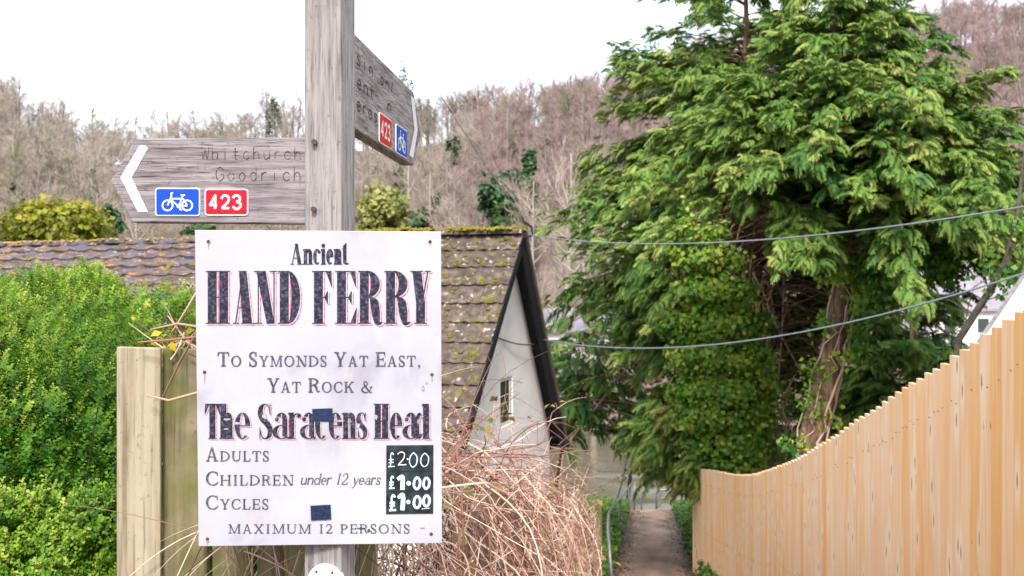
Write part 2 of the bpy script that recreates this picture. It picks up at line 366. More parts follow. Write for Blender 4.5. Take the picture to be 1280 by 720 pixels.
# river
m, t, b, o = newmat('river_water', .12, .5)
t.links.new(ramp(t, noise(t, .15, 5, (1,.6,1)), [(.35, (.04,.04,.018)), (.65, (.085,.078,.036))]), b.inputs['Base Color'])
h = mix(t, .35, noise(t, .6, 5, (.45,1.6,1), dist=1), noise(t, 3, 3, (.6,1.6,1))); bump(t, b, h, .35, .12); M_WATER = m
rv = random.Random(3); WV = [(rv.uniform(.9,4.2), rv.uniform(-1.0,1.0), rv.uniform(0,6.3)) for _ in range(16)]
def ripple(x, y):
    if x < -12 or x > 22: return WATER_Z
    return WATER_Z+sum((.055/k_)*math.sin(k_*(y*math.cos(a_)+x*math.sin(a_)*.6)+p_) for k_, a_, p_ in WV)*(.55+.45*math.sin(x*.21+y*.17))
sheet('water', [-150,-60,-30]+list(np.linspace(-12.1,22.1,150))+[40,80,170], list(np.linspace(34,68,230)), ripple, M_WATER)
# path
def path_c(y): return .13+.132*y
m, t, b, o = newmat('path_tarmac', .9, .2)
c = ramp(t, noise(t, 2.2, 8, (1,.3,1)), [(.3, (.115,.075,.06)), (.5, (.235,.15,.115)), (.7, (.34,.23,.18))])
d = math_(t, 'ADD', attr(t, 'tint'), math_(t, 'MULTIPLY', noise(t, 1.8, 6, (1,.35,1)), .5))
c = mix(t, ramp(t, d, [(.5, (0,0,0)), (.74, (.92,.92,.92))]), c, (.062,.038,.028))
c = mix(t, ramp(t, noise(t, 45, 3), [(.6, (0,0,0)), (.7, (.6,.6,.6))]), c, (.055,.036,.027)); t.links.new(c, b.inputs['Base Color']); bump(t, b, noise(t, 60, 4), .12, .01); M_PATH = m
bb = MB(); ys = list(np.linspace(-4, 32.2, 75)); us = [-.72,-.6,-.42,-.2,0,.2,.42,.6,.72]
for y in ys:
    for u in us:
        bb.tint = max(0, (abs(u)-.34)/.38)*.75 if y < 30 else .1; bb.add([(path_c(y)+u, y, ground(0,y)+.03+.012*math.cos(u*2.2))], [])
n = len(us); bb.f = [[j*n+i, j*n+i+1, (j+1)*n+i+1, (j+1)*n+i] for j in range(len(ys)-1) for i in range(n-1)]; bb.m = [0]*len(bb.f)
tag(bb.build('path', M_PATH, loc=(0,0,0), smooth=True, tint=True), kind='structure')

# ------------------------------------------------------------------ fingerpost with its two arms
M_POST = old_wood('weathered_post', (.33,.3,.312), (.235,.21,.218), (.08,.068,.07), (130,130,7), green=.15, gcol=(.3,.27,.17), cracks=.55)
M_ARM = old_wood('weathered_arm', (.31,.272,.29), (.2,.172,.185), (.06,.048,.05), (7,80,130), cracks=1)
M_ARM2 = old_wood('weathered_arm_side', (.34,.31,.32), (.22,.195,.2), (.07,.058,.06), (80,7,130), cracks=.9)
M_CARVE = plain('painted_groove_shade', (.06,.05,.05), .9, .4, 150)  # flat dark strips: the shade inside the carved grooves is painted on
M_WHITE = plain('chevron_white_paint', (.66,.67,.68), .5, .05, 60)
M_BLUE = plain('route_blue', (.003,.055,.46), .35, .04)
M_RED = plain('route_red', (.56,.004,.018), .35, .04)
M_SIGNW = plain('route_white', (.82,.82,.82), .35, .03)
M_RUST = plain('rusty_screw', (.09,.05,.035), .6, .3, 200)
POSTC = Vector((-.3775, 2.125, 0)); YAW = R(12.5)
fp = empty('fingerpost', (POSTC.x, POSTC.y, ground(0,2.1)), 'grey weathered wooden fingerpost with two pointed arms behind the white ferry sign', 'signpost')
bb = MB(); z0 = ground(0,2.1)-.1
bb.box((POSTC.x, POSTC.y, (z0+2.62)/2), .080, .080, 2.62-z0, -YAW); bb.build('post', M_POST, fp, bevel=.0035)
def rrect(cx, cy, w_, h_, r, n=5):
    o_ = []
    for sx, sy, a0 in ((1,1,0),(-1,1,90),(-1,-1,180),(1,-1,270)):
        for k in range(n+1):
            a_ = R(a0+90*k/n); o_.append((cx+sx*(w_/2-r)+r*math.cos(a_), cy+sy*(h_/2-r)+r*math.sin(a_)))
    return o_
class Plane:
    def __init__(s, o_, ex, n):
        s.o = Vector(o_); s.ex = Vector(ex).normalized(); s.n = Vector(n).normalized(); s.ey = s.n.cross(s.ex).normalized()
    def pt(s, u, v, off=0): return s.o+s.ex*u+s.ey*v+s.n*off
    def uv(s, px, py):
        'where the sight line of a photograph position meets the plane'
        r = Vector(((px-640)/1280, 1, -(py-360)/1280)); e_ = Vector((0,0,EYE)); k = (s.o-e_).dot(s.n)/r.dot(s.n)
        q = e_+r*k-s.o; return q.dot(s.ex), q.dot(s.ey)
def emit(mb, pl, polys, off, step=1.2e-5, mi=0, conv=None):
    'flat marks on a plane, each a hair above the last'
    mb.mi = mi
    for i, p in enumerate(polys):
        q = [pl.pt(*(conv(x, y) if conv else (x, y)), off+step*(i % 24)) for x, y in p]
        nn = (q[1]-q[0]).cross(q[2]-q[0])
        mb.poly(q if nn.dot(pl.n) > 0 else q[::-1])
def bike(cx, cy, k):
    'bicycle facing left; k = half width'
    g = Gl(); t_ = .085
    for x in (-.62, .6): g.ring(x, -.22, .36, .36, t_*1.1, t_*1.1, 0, 360, 26)
    F = lambda *p: [g.line(p[i], p[i+1], t_) for i in range(len(p)-1)]
    F((-.62,-.22),(-.36,.4),(-.42,.52)); F((-.42,.52),(-.28,.56)); F((-.42,.2),(.3,.2)); F((-.42,.16),(.08,-.3)); F((.08,-.3),(.34,.42)); F((.34,.2),(.6,-.22)); F((.2,.42),(.46,.42)); F((.08,-.24),(.6,-.24))
    g.ring(.08,-.26,.13,.13,t_*.8,t_*.8,0,360,16); F((.08,-.26),(.2,-.48)); F((.12,-.48),(.28,-.48))
    return [[(cx+x*k, cy+y*k) for x, y in p] for p in g.p]
def digits(s, cx, cy, h, wd):
    g = Gl(); D = {'4':[[(.82,.28),(.08,.28),(.62,1),(.62,0)]], '2':[[(.1,.74),(.22,.94),(.5,1),(.8,.9),(.86,.7),(.7,.45),(.12,.05)],[(.1,.05),(.9,.05)]],
         '3':[[(.1,.8),(.26,.97),(.55,1),(.82,.87),(.8,.64),(.46,.53)],[(.46,.53),(.84,.43),(.9,.2),(.66,.02),(.34,0),(.08,.18)]]}
    for i, ch in enumerate(s):
        x0 = cx+(i-len(s)/2)*wd*1.22
        for st_ in D[ch]:
            pts = [(x0+x*wd, cy+(y-.5)*h) for x, y in st_]
            if ch == '4':
                for a_, b_ in zip(pts, pts[1:]): g.line(a_, b_, h*.17)
                for p_ in pts[1:3]: g.blob(*p_, h*.085)
            else: g.stroke(pts, h*.17)
    return g.p
def plate(kind, pl, u, v, w_, h_, parent, off):
    mb = MB(); pts = [pl.pt(x, y, off) for x, y in rrect(u, v, w_, h_, .006)]; mb.mi = 0; mb.prism([p+pl.n*.0022 for p in pts], pl.n*-.0022)
    mb.mi = 1; mb.poly([pl.pt(x, y, off+.0025) for x, y in rrect(u, v, w_-.0042, h_-.0042, .0046)])
    if kind == 'blue': emit(mb, pl, bike(u, v, w_*.36), off+.0028, mi=2)
    else: emit(mb, pl, digits('423', u, v, h_*.5, w_*.215), off+.0028, mi=2)
    # faces keep pointing out
    o_ = mb.build('cycle_plate' if kind == 'blue' else 'number_plate', [M_SIGNW, M_BLUE if kind == 'blue' else M_RED, M_SIGNW], parent)
    return o_
def carved(strs, conv_pl, parent, label=None):
    mb = MB()
    for polys, off in strs: emit(mb, conv_pl, polys, off)
    return mb.build('carved_lettering', M_CARVE, parent)
SANS = {'W':[[(0,1),(.25,0),(.5,.8),(.75,0),(1,1)]],'h':[[(.1,1),(.1,0)],[(.1,.4),(.4,.62),(.75,.5),(.78,0)]],'i':[[(.4,.62),(.4,0)],[(.4,.85),(.4,.9)]],'t':[[(.4,.95),(.4,.1),(.65,0)],[(.1,.62),(.75,.62)]],
 'c':[[(.85,.5),(.5,.64),(.15,.45),(.15,.18),(.5,0),(.85,.14)]],'b':[[(.12,1),(.12,0)],[(.12,.45),(.5,.64),(.85,.34),(.5,0),(.12,.16)]],'u':[[(.12,.62),(.15,.15),(.45,0),(.8,.2)],[(.82,.62),(.82,0)]],
 'r':[[(.2,.62),(.2,0)],[(.2,.42),(.45,.6),(.75,.6)]],'G':[[(.9,.8),(.5,1),(.1,.72),(.1,.26),(.5,0),(.92,.2),(.92,.46),(.6,.46)]],'o':[[(.5,.63),(.12,.34),(.5,0),(.88,.34),(.5,.63)]],
 'd':[[(.85,1),(.85,0)],[(.85,.45),(.5,.64),(.12,.34),(.5,0),(.85,.16)]],'e':[[(.14,.33),(.86,.36),(.62,.62),(.3,.58),(.12,.3),(.45,0),(.85,.1)]],'s':[[(.8,.55),(.45,.64),(.2,.5),(.75,.16),(.5,0),(.12,.08)]],
 'w':[[(0,.62),(.25,0),(.5,.55),(.75,0),(1,.62)]],'n':[[(.12,.62),(.12,0)],[(.12,.42),(.5,.64),(.82,.42),(.82,0)]],'m':[[(.05,.62),(.05,0)],[(.05,.45),(.35,.62),(.5,.4),(.5,0)],[(.5,.45),(.8,.62),(.95,.4),(.95,0)]],'/':[[(.2,0),(.7,1)]]}
def carve_word(word, x0, x1, base, h, wd=1.3, seed=3, right=None):
    rr = random.Random(seed); g = Gl(); k = (x1-x0)/len(word)
    for i, ch in enumerate(word):
        if ch == ' ': continue
        for st_ in SANS[ch]:
            pts = [(x0+(i+.12+x*.76)*k, base-y*h) for x, y in st_]
            n0 = len(g.p); g.stroke(pts, [wd*rr.uniform(.55,1.15) for _ in pts], sub=5 if len(pts) > 2 else 1)
            g.p[n0:] = [p for p in g.p[n0:] if rr.random() > .05]        # worn away in places
    return g.p
def make_arm(pl, outline, thick, mat, parent):
    mb = MB(); mb.prism([pl.pt(u, v) for u, v in outline], pl.n*-thick); return mb.build('finger_arm', mat, parent, bevel=.003)
# left arm, nearly facing
plL = Plane((-.42, 2.105, 2.0), (1,-.03,0), (-.03,-1,0)); plL = Plane(plL.o, (1,.012,0), (.012,-1,0))
oL = [plL.uv(*p) for p in ((165,278),(392,280),(392,171.5),(169.5,173),(138,226))]
armL = make_arm(plL, oL, .034, M_ARM, fp); armL['label'] = 'arm pointing left, carved with two place names'
def chev(pl, conv, pts, wd): 
    g = Gl(); (a_, b_, c_) = pts; ux = wd; 
    g.p = [[(a_[0]-ux/2,a_[1]),(a_[0]+ux/2,a_[1]),(b_[0]+ux*.62,b_[1]),(b_[0]-ux*.5,b_[1])],[(b_[0]-ux*.5,b_[1]),(b_[0]+ux*.62,b_[1]),(c_[0]+ux/2,c_[1]),(c_[0]-ux/2,c_[1])]]
    g.blob(a_[0], a_[1], ux*.5, ux*.35); return g.p
mb = MB(); emit(mb, plL, chev(plL, None, ((178.5,186),(157,222),(179,265)), 12.5), .0012, conv=plL.uv); mb.build('chevron', M_WHITE, armL)
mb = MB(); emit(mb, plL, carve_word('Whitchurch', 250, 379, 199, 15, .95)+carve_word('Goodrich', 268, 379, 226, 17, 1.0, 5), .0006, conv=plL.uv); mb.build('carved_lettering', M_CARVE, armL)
u, v = plL.uv(222.5, 252.5); plate('blue', plL, u, v, .0915, .0575, armL, .0004)
u, v = plL.uv(283.5, 252.8); plate('red', plL, u, v, .0885, .0545, armL, .0004)
for px, py in ((393,177.5),(392,261.5)):
    mb = MB(); c = P(px, py, 2.083); mb.tube([c+Vector((0,.01,0)), c-Vector((0,.004,0))], .0055, 10); mb.build('coach_bolt', M_RUST, fp)
# right arm, running away from the camera
dR = Vector((.109,1,0)).normalized(); plR = Plane((-.334, 2.12, 2.08), dR, (dR.y,-dR.x,0))
oR = [plR.uv(*p) for p in ((443.5,160.5),(517,207),(526.5,166),(517,115),(443.5,42))]
oR = [(oR[0][0]+.002, oR[0][1]), oR[1], oR[2], oR[3], (oR[4][0]+.002, oR[4][1])]
armR = make_arm(plR, oR, .034, M_ARM2, fp); armR['label'] = 'arm pointing away to the right with darker weathered face'
mb = MB(); emit(mb, plR, [[(513,119),(517.5,124),(521.5,163),(517.5,162)],[(517.5,162),(521.5,163),(516,198),(511,194)]], .0012, conv=plR.uv); mb.build('chevron', M_WHITE, armR)
def cR(x, y):                                    # lettering set out in arm metres
    return (x, y)
uA = plR.uv(446, 100)[0]; top, bot = plR.uv(446, 45)[1], plR.uv(446, 160)[1]; g_ = []
for wd_, fr, l_ in (('sin on/', .3, .36), ('ent  n', .56, .33), ('ereswn', .8, .29)):
    base = top+(bot-top)*fr
    g_ += [[(x, 2*base-y) for x, y in p] for p in carve_word(wd_, uA-.01, uA+l_, base, .03, .0045, len(wd_))]
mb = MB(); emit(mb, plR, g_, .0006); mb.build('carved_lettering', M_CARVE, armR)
ur, vr = plR.uv(481, 164); plate('red', plR, ur, vr, .125, .07, armR, .0004)
ub, vb = plR.uv(501, 177); plate('blue', plR, ub, vb, .128, .072, armR, .0004)

# ------------------------------------------------------------------ the ferry sign board
def rays(px, py): return Vector(((px-640)/1280, 1, -(py-360)/1280))
q = [rays(*p) for p in ((243.5,287.5),(551.3,289.5),(552.5,679),(248.2,683))]
# depths that make the four sight lines end on a true rectangle-like board
A_ = np.array([[q[0][i], -q[1][i], -q[3][i]] for i in range(3)]); s_ = np.linalg.solve(A_, -np.array([q[2][i] for i in range(3)]))
dep = np.array([s_[0], s_[1], 1, s_[2]]); dep *= 2.055/dep.mean()
cs = [Vector((0,0,EYE))+q[i]*float(dep[i]) for i in range(4)]
nrm = (cs[1]-cs[0]).cross(cs[3]-cs[0]).normalized(); nrm = -nrm if nrm.y > 0 else nrm
plS = Plane(cs[3], cs[2]-cs[3], nrm)
m, t, b, o = newmat('sign_panel', .42, .35)
c = ramp(t, noise(t, 5, 7, dist=.4), [(.25, (.27,.25,.31)), (.42, (.405,.395,.46)), (.66, (.46,.455,.515))])
c = mix(t, ramp(t, noise(t, 16, 6, (1,1,.5)), [(.58, (0,0,0)), (.78, (.5,.5,.5))]), c, (.6,.53,.55))
c = mix(t, ramp(t, noise(t, 34, 4), [(.7, (0,0,0)), (.76, (.55,.55,.55))]), c, (.42,.35,.3)); t.links.new(c, b.inputs['Base Color']); M_PANEL = m
def printed(name, c1, c2, lo=.42, hi=.6, sc_=170):
    m, t, b, o = newmat(name, .6, .2); t.links.new(ramp(t, noise(t, sc_, 5), [(lo, c1), (hi, c2)]), b.inputs['Base Color']); return m
M_INK = printed('worn_black_print', (.017,.016,.03), (.11,.1,.17), .46, .72)
M_INK2 = printed('small_black_print', (.05,.045,.075), (.115,.105,.15))
M_REDINK = printed('red_shadow_print', (.55,.05,.12), (.66,.28,.34))
M_SLATE = plain('price_slate', (.02,.032,.042), .55, .5, 40); M_CHALK = printed('chalk_pen', (.72,.78,.82), (.33,.42,.5), .45, .75, 120)
M_NAVY = plain('navy_tape', (.012,.024,.075), .7, .3, 120); M_RESID = printed('tape_residue', (.25,.23,.235), (.4,.38,.4), .4, .6, 80)
fs = empty('ferry_sign', (cs[3].x, cs[3].y, cs[3].z), 'white hand ferry price sign with black lettering screwed to the grey post', 'sign')
mb = MB(); mb.prism([cs[3], cs[2], cs[1], cs[0]], plS.n*-.006); mb.build('panel', M_PANEL, fs, bevel=.001)
def letters(polys, mat, off, label=None, name='lettering'):
    mb = MB(); emit(mb, plS, polys, off, conv=plS.uv); o_ = mb.build(name, mat, fs)
    if label: o_['label'] = label
def boxes(spec, y0, y1, Sf, t, s, X=None):
    out = []
    for ch, x0, x1 in spec:
        H = y1-y0; out += [[(x0+a_, y1-b_) for a_, b_ in p] for p in glyph(ch, x1-x0, H, Sf, t, s, X)]
    return out
def shadowed(polys, dx, dy, label):
    sh = lambda d_: [[(x+dx*d_, y+dy*d_) for x, y in p] for p in polys]
    mb = MB(); emit(mb, plS, sh(1), .0004, conv=plS.uv); o_ = mb.build('shadow_lettering', M_REDINK, fs); o_['label'] = 'red drop shadow of '+label
    mb = MB(); emit(mb, plS, sh(.5), .0009, conv=plS.uv); o_ = mb.build('gap_lettering', M_PANEL, fs)
    letters(polys, M_INK, .0014, label)
hf = [('H',257.5,287.8),('A',291,318),('N',317.8,346.5),('D',347.5,375.5),('F',390.2,416),('E',419,446.2),('R',447.5,478.5),('R',480.3,513.5),('Y',513,538.5)]
shadowed(boxes(hf, 338.6, 404.6, 11.2, 1.25, 2.4), 2.3, 2.3, 'large HAND FERRY lettering')
sx = [('T',256,275.5),('h',274,292.5),('e',293.5,313),('S',323,340.5),('a',340.5,361),('r',360,376.5),('a',375,394.5),('c',394,410.5),('e',411,428),('n',427.5,446),('s',446.5,458.5),('H',467,487),('e',487.5,503),('a',503,522),('d',518.5,538)]
pol = []
for ch, x0, x1 in sx: pol += boxes([(ch, x0, x1)], 504.5, 548.5, 7.6 if ch in 'TSHhd' else 6.3, 1.05, 1.6, 33)
shadowed(pol, 1.8, 1.8, 'large pub name lettering')
an = [('A',363,378.5),('n',378.5,391.5),('c',391.5,401),('i',401,407.5),('e',407.8,417),('n',416.8,428),('t',427.5,433.5)]
letters(boxes(an, 304.5, 330.5, 4.3, .9, 1.3, 19.5), M_INK, .0012, 'word Ancient')
sc_ = lambda runs, x0, x1, y, g=.1: letters(text_px(runs, x0, x1, y, .165, .07, .08, g), M_INK2, .0012)
sc_([('T',18),('O ',13.5),('S',18),('YMONDS ',13.5),('Y',18),('AT ',13.5),('E',18),('AST,',13.5)], 272, 526, 458)
sc_([('Y',18),('AT ',13.5),('R',18),('OCK ',13.5),('&',14)], 334, 465, 490.5)
sc_([('A',17.5),('DULTS',13)], 257.5, 336.5, 576.5); sc_([('C',17.5),('HILDREN',13)], 257.5, 367, 606.5); sc_([('C',17.5),('YCLES',13)], 257.5, 336, 636.5)
letters(text_px([('under 12 years',14)], 375, 475, 605.5, .1, .055, .03, .04, .22, .62), M_INK2, .0012)
sc_([('MAXIMUM 12 PERSONS',11.5)], 285.5, 512.5, 666.5, .16)
# price slate with chalk-pen prices
pp = MB(); uv = [plS.uv(*p) for p in ((482.5,642.3),(541.5,641.7),(541.8,556.2),(483,556.6))]; pp.prism([plS.pt(u, v, .0016) for u, v in uv], plS.n*-.0014); slate = pp.build('price_slate', M_SLATE, fs)
g = Gl()
def pound(x, y, k, wd):
    for st_ in ([(.75,.85),(.55,1),(.35,.8),(.4,.4),(.3,.1),(.05,.0)],[(.05,.02),(.9,.05)],[(.1,.5),(.75,.52)],[(.1,.3),(.75,.33)]): g.stroke([(x+a_*9*k, y-b_*17*k) for a_, b_ in st_], wd)
def zero(x, y, w_, h_, wd): g.stroke([(x+w_*.55,y-h_),(x+w_*.12,y-h_*.75),(x,y-h_*.3),(x+w_*.4,y),(x+w_*.9,y-h_*.2),(x+w_,y-h_*.7),(x+w_*.55,y-h_)], wd)
pound(485,583.5,1.05,1.2); g.stroke([(497,567.5),(501,564.8),(505.5,566.5),(504.5,573),(498,580.5)],1.2); g.stroke([(497.5,580.8),(508,580.5)],1.3); g.blob(509.5,573.5,1.1); zero(512,583.5,9.3,18,1.2); zero(526,583,9.6,17,1.2)
pound(486,610.5,.9,2); g.stroke([(497,599),(502.5,595.5),(503.5,600),(503,612)],[4,5,5.5,5.2]); g.blob(511,603.8,2.9); zero(517.5,611,7.5,15,3); zero(529.5,610.5,7,14,3)
pound(486,638,1.15,2.6); g.stroke([(497.5,622),(503,618),(504,624),(503,637.5)],[4,5,5.6,5.4]); g.blob(510.5,627,2.7); zero(517.5,634.5,7.8,15,3.2); zero(529.5,632.5,7.2,14,3.2)
g.stroke([(527,635.8),(537,635)],.8)
mb = MB(); emit(mb, plS, g.p, .0021, conv=plS.uv); mb.build('chalk_prices', M_CHALK, slate)
mb = MB(); emit(mb, plS, [[(483,589),(541.5,588.6),(541.5,589.4),(483,589.8)],[(483,614),(541.5,613.4),(541.5,614.2),(483,614.8)]], .0018, conv=plS.uv); mb.build('seam', plain('seam_black', (.008,.01,.012)), slate)
for qd in (((390.5,511),(415.6,510.2),(416,526.5),(390.5,526)), ((388.3,632),(413.3,630.6),(414.2,648.8),(389,650))):
    mb = MB(); uv = [plS.uv(*p) for p in qd][::-1]; mb.prism([plS.pt(u, v, .0026) for u, v in uv], plS.n*-.0022); mb.build('tape_patch', M_NAVY, fs)
rr = random.Random(4)
def blotch(cx, cy, rx, ry): return [(cx+rx*math.cos(a_)*rr.uniform(.45,.8), cy+ry*math.sin(a_)*rr.uniform(.45,.8)) for a_ in [k*.524 for k in range(12)]]
for q_ in ((284,524,8,2.2),(297,529,5,2.5),(283,536,6,1.5),(331,520,5,4.5),(425,526,9,2),(447,532,5,5),(437,527,4,2),(470,521,3,5),(527,521,4,3),(523,527,3,5),(529,485,3,5),(533,478,2,3)):
    mb = MB(); emit(mb, plS, [blotch(*q_)], .0018, conv=plS.uv); mb.build('tape_residue', M_RESID, fs)
mb = MB(); emit(mb, plS, [blotch(*q_) for q_ in ((452,660,7,1.2),(461,663,3,3),(447,660,4,.8))], .0019, conv=plS.uv); mb.build('dark_scuff', plain('scuff', (.04,.05,.06)), fs)
M_RST = plain('rust', (.4,.25,.18))
for x_, y_, l_ in ((260.6,302,9),(537.5,302.5,6),(255.8,466,14),(540,469,8),(259.3,674,7)):
    mb = MB(); emit(mb, plS, [[(x_-.9,y_),(x_+.9,y_),(x_+.5,y_+l_),(x_-.2,y_+l_*.9)]], .0015, conv=plS.uv); mb.build('rust_run', plain('rust_run_stain', (.33,.26,.24), .7, .2, 200), fs)
for q_ in ((528,659.5,5,1),(262,303,2,1.5),(260,676,3,2)):
    mb = MB(); emit(mb, plS, [blotch(*q_)], .0017, conv=plS.uv); mb.build('rust_stain', M_RST, fs)
for px, py in ((260.6,301.8),(537.5,302),(255.8,465),(540,468),(259.3,673.5),(539,667.2)):
    c = plS.pt(*plS.uv(px, py)); mb = MB(); mb.tube([c-plS.n*.002, c+plS.n*.0016, c+plS.n*.0026], [.0033,.0033,.002], 10); mb.build('screw', M_RUST, fs)
# small round plaque lower down the post
c = P(407, 728, 2.082); nf = Vector((math.sin(-YAW)*1.0, -math.cos(YAW), 0)); plq = Plane(c, (math.cos(YAW), math.sin(-YAW), 0), nf)
rp = MB(); rp.tube([c-nf*.01, c+nf*.004, c+nf*.0055], [.038,.038,.0365], 40)
ro = rp.build('round_plaque', plain('plaque_white', (.74,.74,.74), .4, .05), smooth=False); tag(ro, 'small round white plaque fixed to the post below the ferry sign', 'plaque')
for dx in (-.0175, .017):
    mb = MB(); q_ = c+plq.ex*dx+plq.ey*.0225; mb.tube([q_, q_+nf*.0075], .0026, 8); mb.build('screw', M_RUST, ro)
# ------------------------------------------------------------------ new timber fence on the right of the path
FENCE_TOP = [(868,587),(885,587.5),(900,590),(915,593.5),(930,594.5),(945,593),(960,588.5),(975,583),(990,577),(1000,573),(1010,567),(1030,554),(1050,542.5),(1065,530),(1079,521),(1094,512),(1109,502),(1117,495.5),(1127,489),(1135,483),(1146,476),(1158,469),(1170,462),(1183,454),(1194,446),(1207,436),(1221,427),(1236,416),(1253,404),(1280,388),(1400,310),(1700,180)]
def fx(d): return 2.1+.0632*(d-4.4)
def ftop(d): px = 640+1280*fx(d)/d; return min(EYE-(interp(px, FENCE_TOP)-360)/1280*d, EYE+.2)
m, t, b, o = newmat('new_softwood', .62, .25)
tc = N(t, 'ShaderNodeTexCoord'); sep = N(t, 'ShaderNodeSeparateXYZ'); t.links.new(tc.outputs['Object'], sep.inputs[0])
cmb = N(t, 'ShaderNodeCombineXYZ'); bid = attr(t); t.links.new(math_(t, 'ADD', math_(t, 'MULTIPLY', sep.outputs[1], 1), 0), cmb.inputs[0]); t.links.new(math_(t, 'MULTIPLY', bid, 37.0), cmb.inputs[1]); t.links.new(sep.outputs[2], cmb.inputs[2])
def nz(scale, mp, dist=0, det=5, typ='ShaderNodeTexNoise'):
    mm = N(t, 'ShaderNodeMapping'); mm.inputs['Scale'].default_value = mp; t.links.new(cmb.outputs[0], mm.inputs[0]); n_ = N(t, typ); n_.inputs['Scale'].default_value = scale
    if typ == 'ShaderNodeTexNoise': n_.inputs['Detail'].default_value = det; n_.inputs['Distortion'].default_value = dist
    t.links.new(mm.outputs[0], n_.inputs[0]); return n_.outputs[0]
grain = nz(1, (46,1,1.1), .6, 6); broad = nz(1, (9,1,.8), .4, 3); kc = N(t, 'ShaderNodeCombineXYZ'); t.links.new(math_(t, 'ADD', math_(t, 'MULTIPLY', sep.outputs[1], 9), math_(t, 'MULTIPLY', bid, 37.0)), kc.inputs[0]); t.links.new(math_(t, 'ADD', math_(t, 'MULTIPLY', sep.outputs[2], 1.9), math_(t, 'MULTIPLY', bid, 11.0)), kc.inputs[1])
kv = N(t, 'ShaderNodeTexVoronoi', voronoi_dimensions='2D'); kv.inputs['Scale'].default_value = 1; t.links.new(kc.outputs[0], kv.inputs['Vector']); ksep = N(t, 'ShaderNodeSeparateColor'); t.links.new(kv.outputs['Color'], ksep.inputs[0]); kn = math_(t, 'ADD', kv.outputs['Distance'], math_(t, 'MULTIPLY', math_(t, 'GREATER_THAN', ksep.outputs[0], .58), 1))
c = ramp(t, broad, [(.3, (.82,.41,.14)), (.5, (.9,.53,.25)), (.72, (.93,.66,.46))])
c = mix(t, ramp(t, grain, [(.36, (.55,.55,.55)), (.55, (0,0,0))]), c, (.68,.33,.09))
br = N(t, 'ShaderNodeTexWhiteNoise', noise_dimensions='1D'); t.links.new(bid, br.inputs['W'])
c = mix(t, math_(t, 'MULTIPLY', br.outputs['Value'], .5), c, (.88,.66,.52)); c = mix(t, ramp(t, br.outputs['Value'], [(.0, (.55,.55,.55)), (.3, (0,0,0))]), c, (.82,.42,.13))
halo = ramp(t, kn, [(.08, (.8,.8,.8)), (.36, (0,0,0))]); c = mix(t, halo, c, (.88,.7,.55)); c = mix(t, ramp(t, kn, [(.035, (.9,.9,.9)), (.09, (0,0,0))]), c, (.3,.12,.04))
ck = nz(1, (70,1,5.5), 0, 1); c = mix(t, ramp(t, ck, [(.8, (0,0,0)), (.83, (.9,.9,.9))]), c, (.03,.015,.01))
t.links.new(c, b.inputs['Base Color']); bump(t, b, grain, .25, .003); M_SOFT = m
rf = random.Random(11)
tf = empty('timber_fence', (fx(9), 9, ground(0,9)), 'new pale orange timber fence with saw-tooth curved top on the right of the path', 'fence')
mb = MB(); d = 2.4; i = 0; dirf = Vector((.0632,1,0)).normalized(); nf_ = Vector((-dirf.y, dirf.x, 0))
while d < 15.75:
    wv = .121; zt = ftop(d+wv/2)+rf.uniform(-.004,.004); zb = ground(0,d)-.02; mb.tint = i*.137+rf.random(); 
    c0 = Vector((fx(d), d, 0)); c1 = Vector((fx(d+wv), d+wv, 0)); o_ = nf_*rf.uniform(0,.004)
    fr = [c0+o_, c1+o_+nf_*rf.uniform(.001,.004)]; bk = [c0-nf_*.018, c1-nf_*.018]
    # shallow bevelled edges along each board
    e0 = fr[0]-nf_*.002; e1 = fr[1]-nf_*.002; f0 = fr[0]+dirf*.002; f1 = fr[1]-dirf*.002
    ring_ = [bk[0], e0, f0, f1, e1, bk[1]]
    lo = [p+Vector((0,0,zb)) for p in ring_]; hi = [p+Vector((0,0,zt)) for p in ring_]
    mb.add(lo+hi, [[0,6,7,1],[1,7,8,2],[2,8,9,3],[3,9,10,4],[4,10,11,5],[5,11,6,0],[6,11,10,9,8,7],[0,1,2,3,4,5]]); d += wv+.0025; i += 1
mb.f = [f[::-1] for f in mb.f]; mb.build('board_panel', M_SOFT, tf, tint=True)
mb = MB(); d = 2.4+.06
while d < 15.7:
    for zz in (ftop(d)-.22, ground(0,d)+.45*(ftop(d)-ground(0,d))):
        for s_ in (-.028,.03):
            if rf.random() < .5: continue
            p = Vector((fx(d+s_), d+s_, zz+rf.uniform(-.012,.012)))+nf_*.003; mb.tube([p, p+nf_*.006], .0028, 6)
    d += .1235
tag(mb.build('nail_heads', plain('nail_steel', (.25,.17,.11), .6), tf), kind='stuff')
mb = MB()
for k in (.25, .75):
    pts = [(fx(d)+.045, d, ground(0,d)+k*(ftop(d)-ground(0,d))) for d in np.linspace(2.5,15.8,14)]
    for a_, b_ in zip(pts, pts[1:]): mb.beam(Vector(a_), Vector(b_), .05, .08, (1,0,0))
mb.build('rail', M_SOFT, tf, tint=True)
for d in (15.86, 13, 10.2, 7.4, 4.6):
    mb = MB(); mb.tint = d; x = fx(d)+(0.02 if d > 15.8 else .1); s_ = .085
    mb.box((x, d, (ground(0,d)-.1+ftop(min(d,15.7))-(0 if d > 15 else .1))/2), s_, s_, ftop(min(d,15.7))-(0 if d > 15 else .1)-ground(0,d)+.1, R(-3)); mb.build('fence_post', M_SOFT, tf, tint=True, bevel=.004)

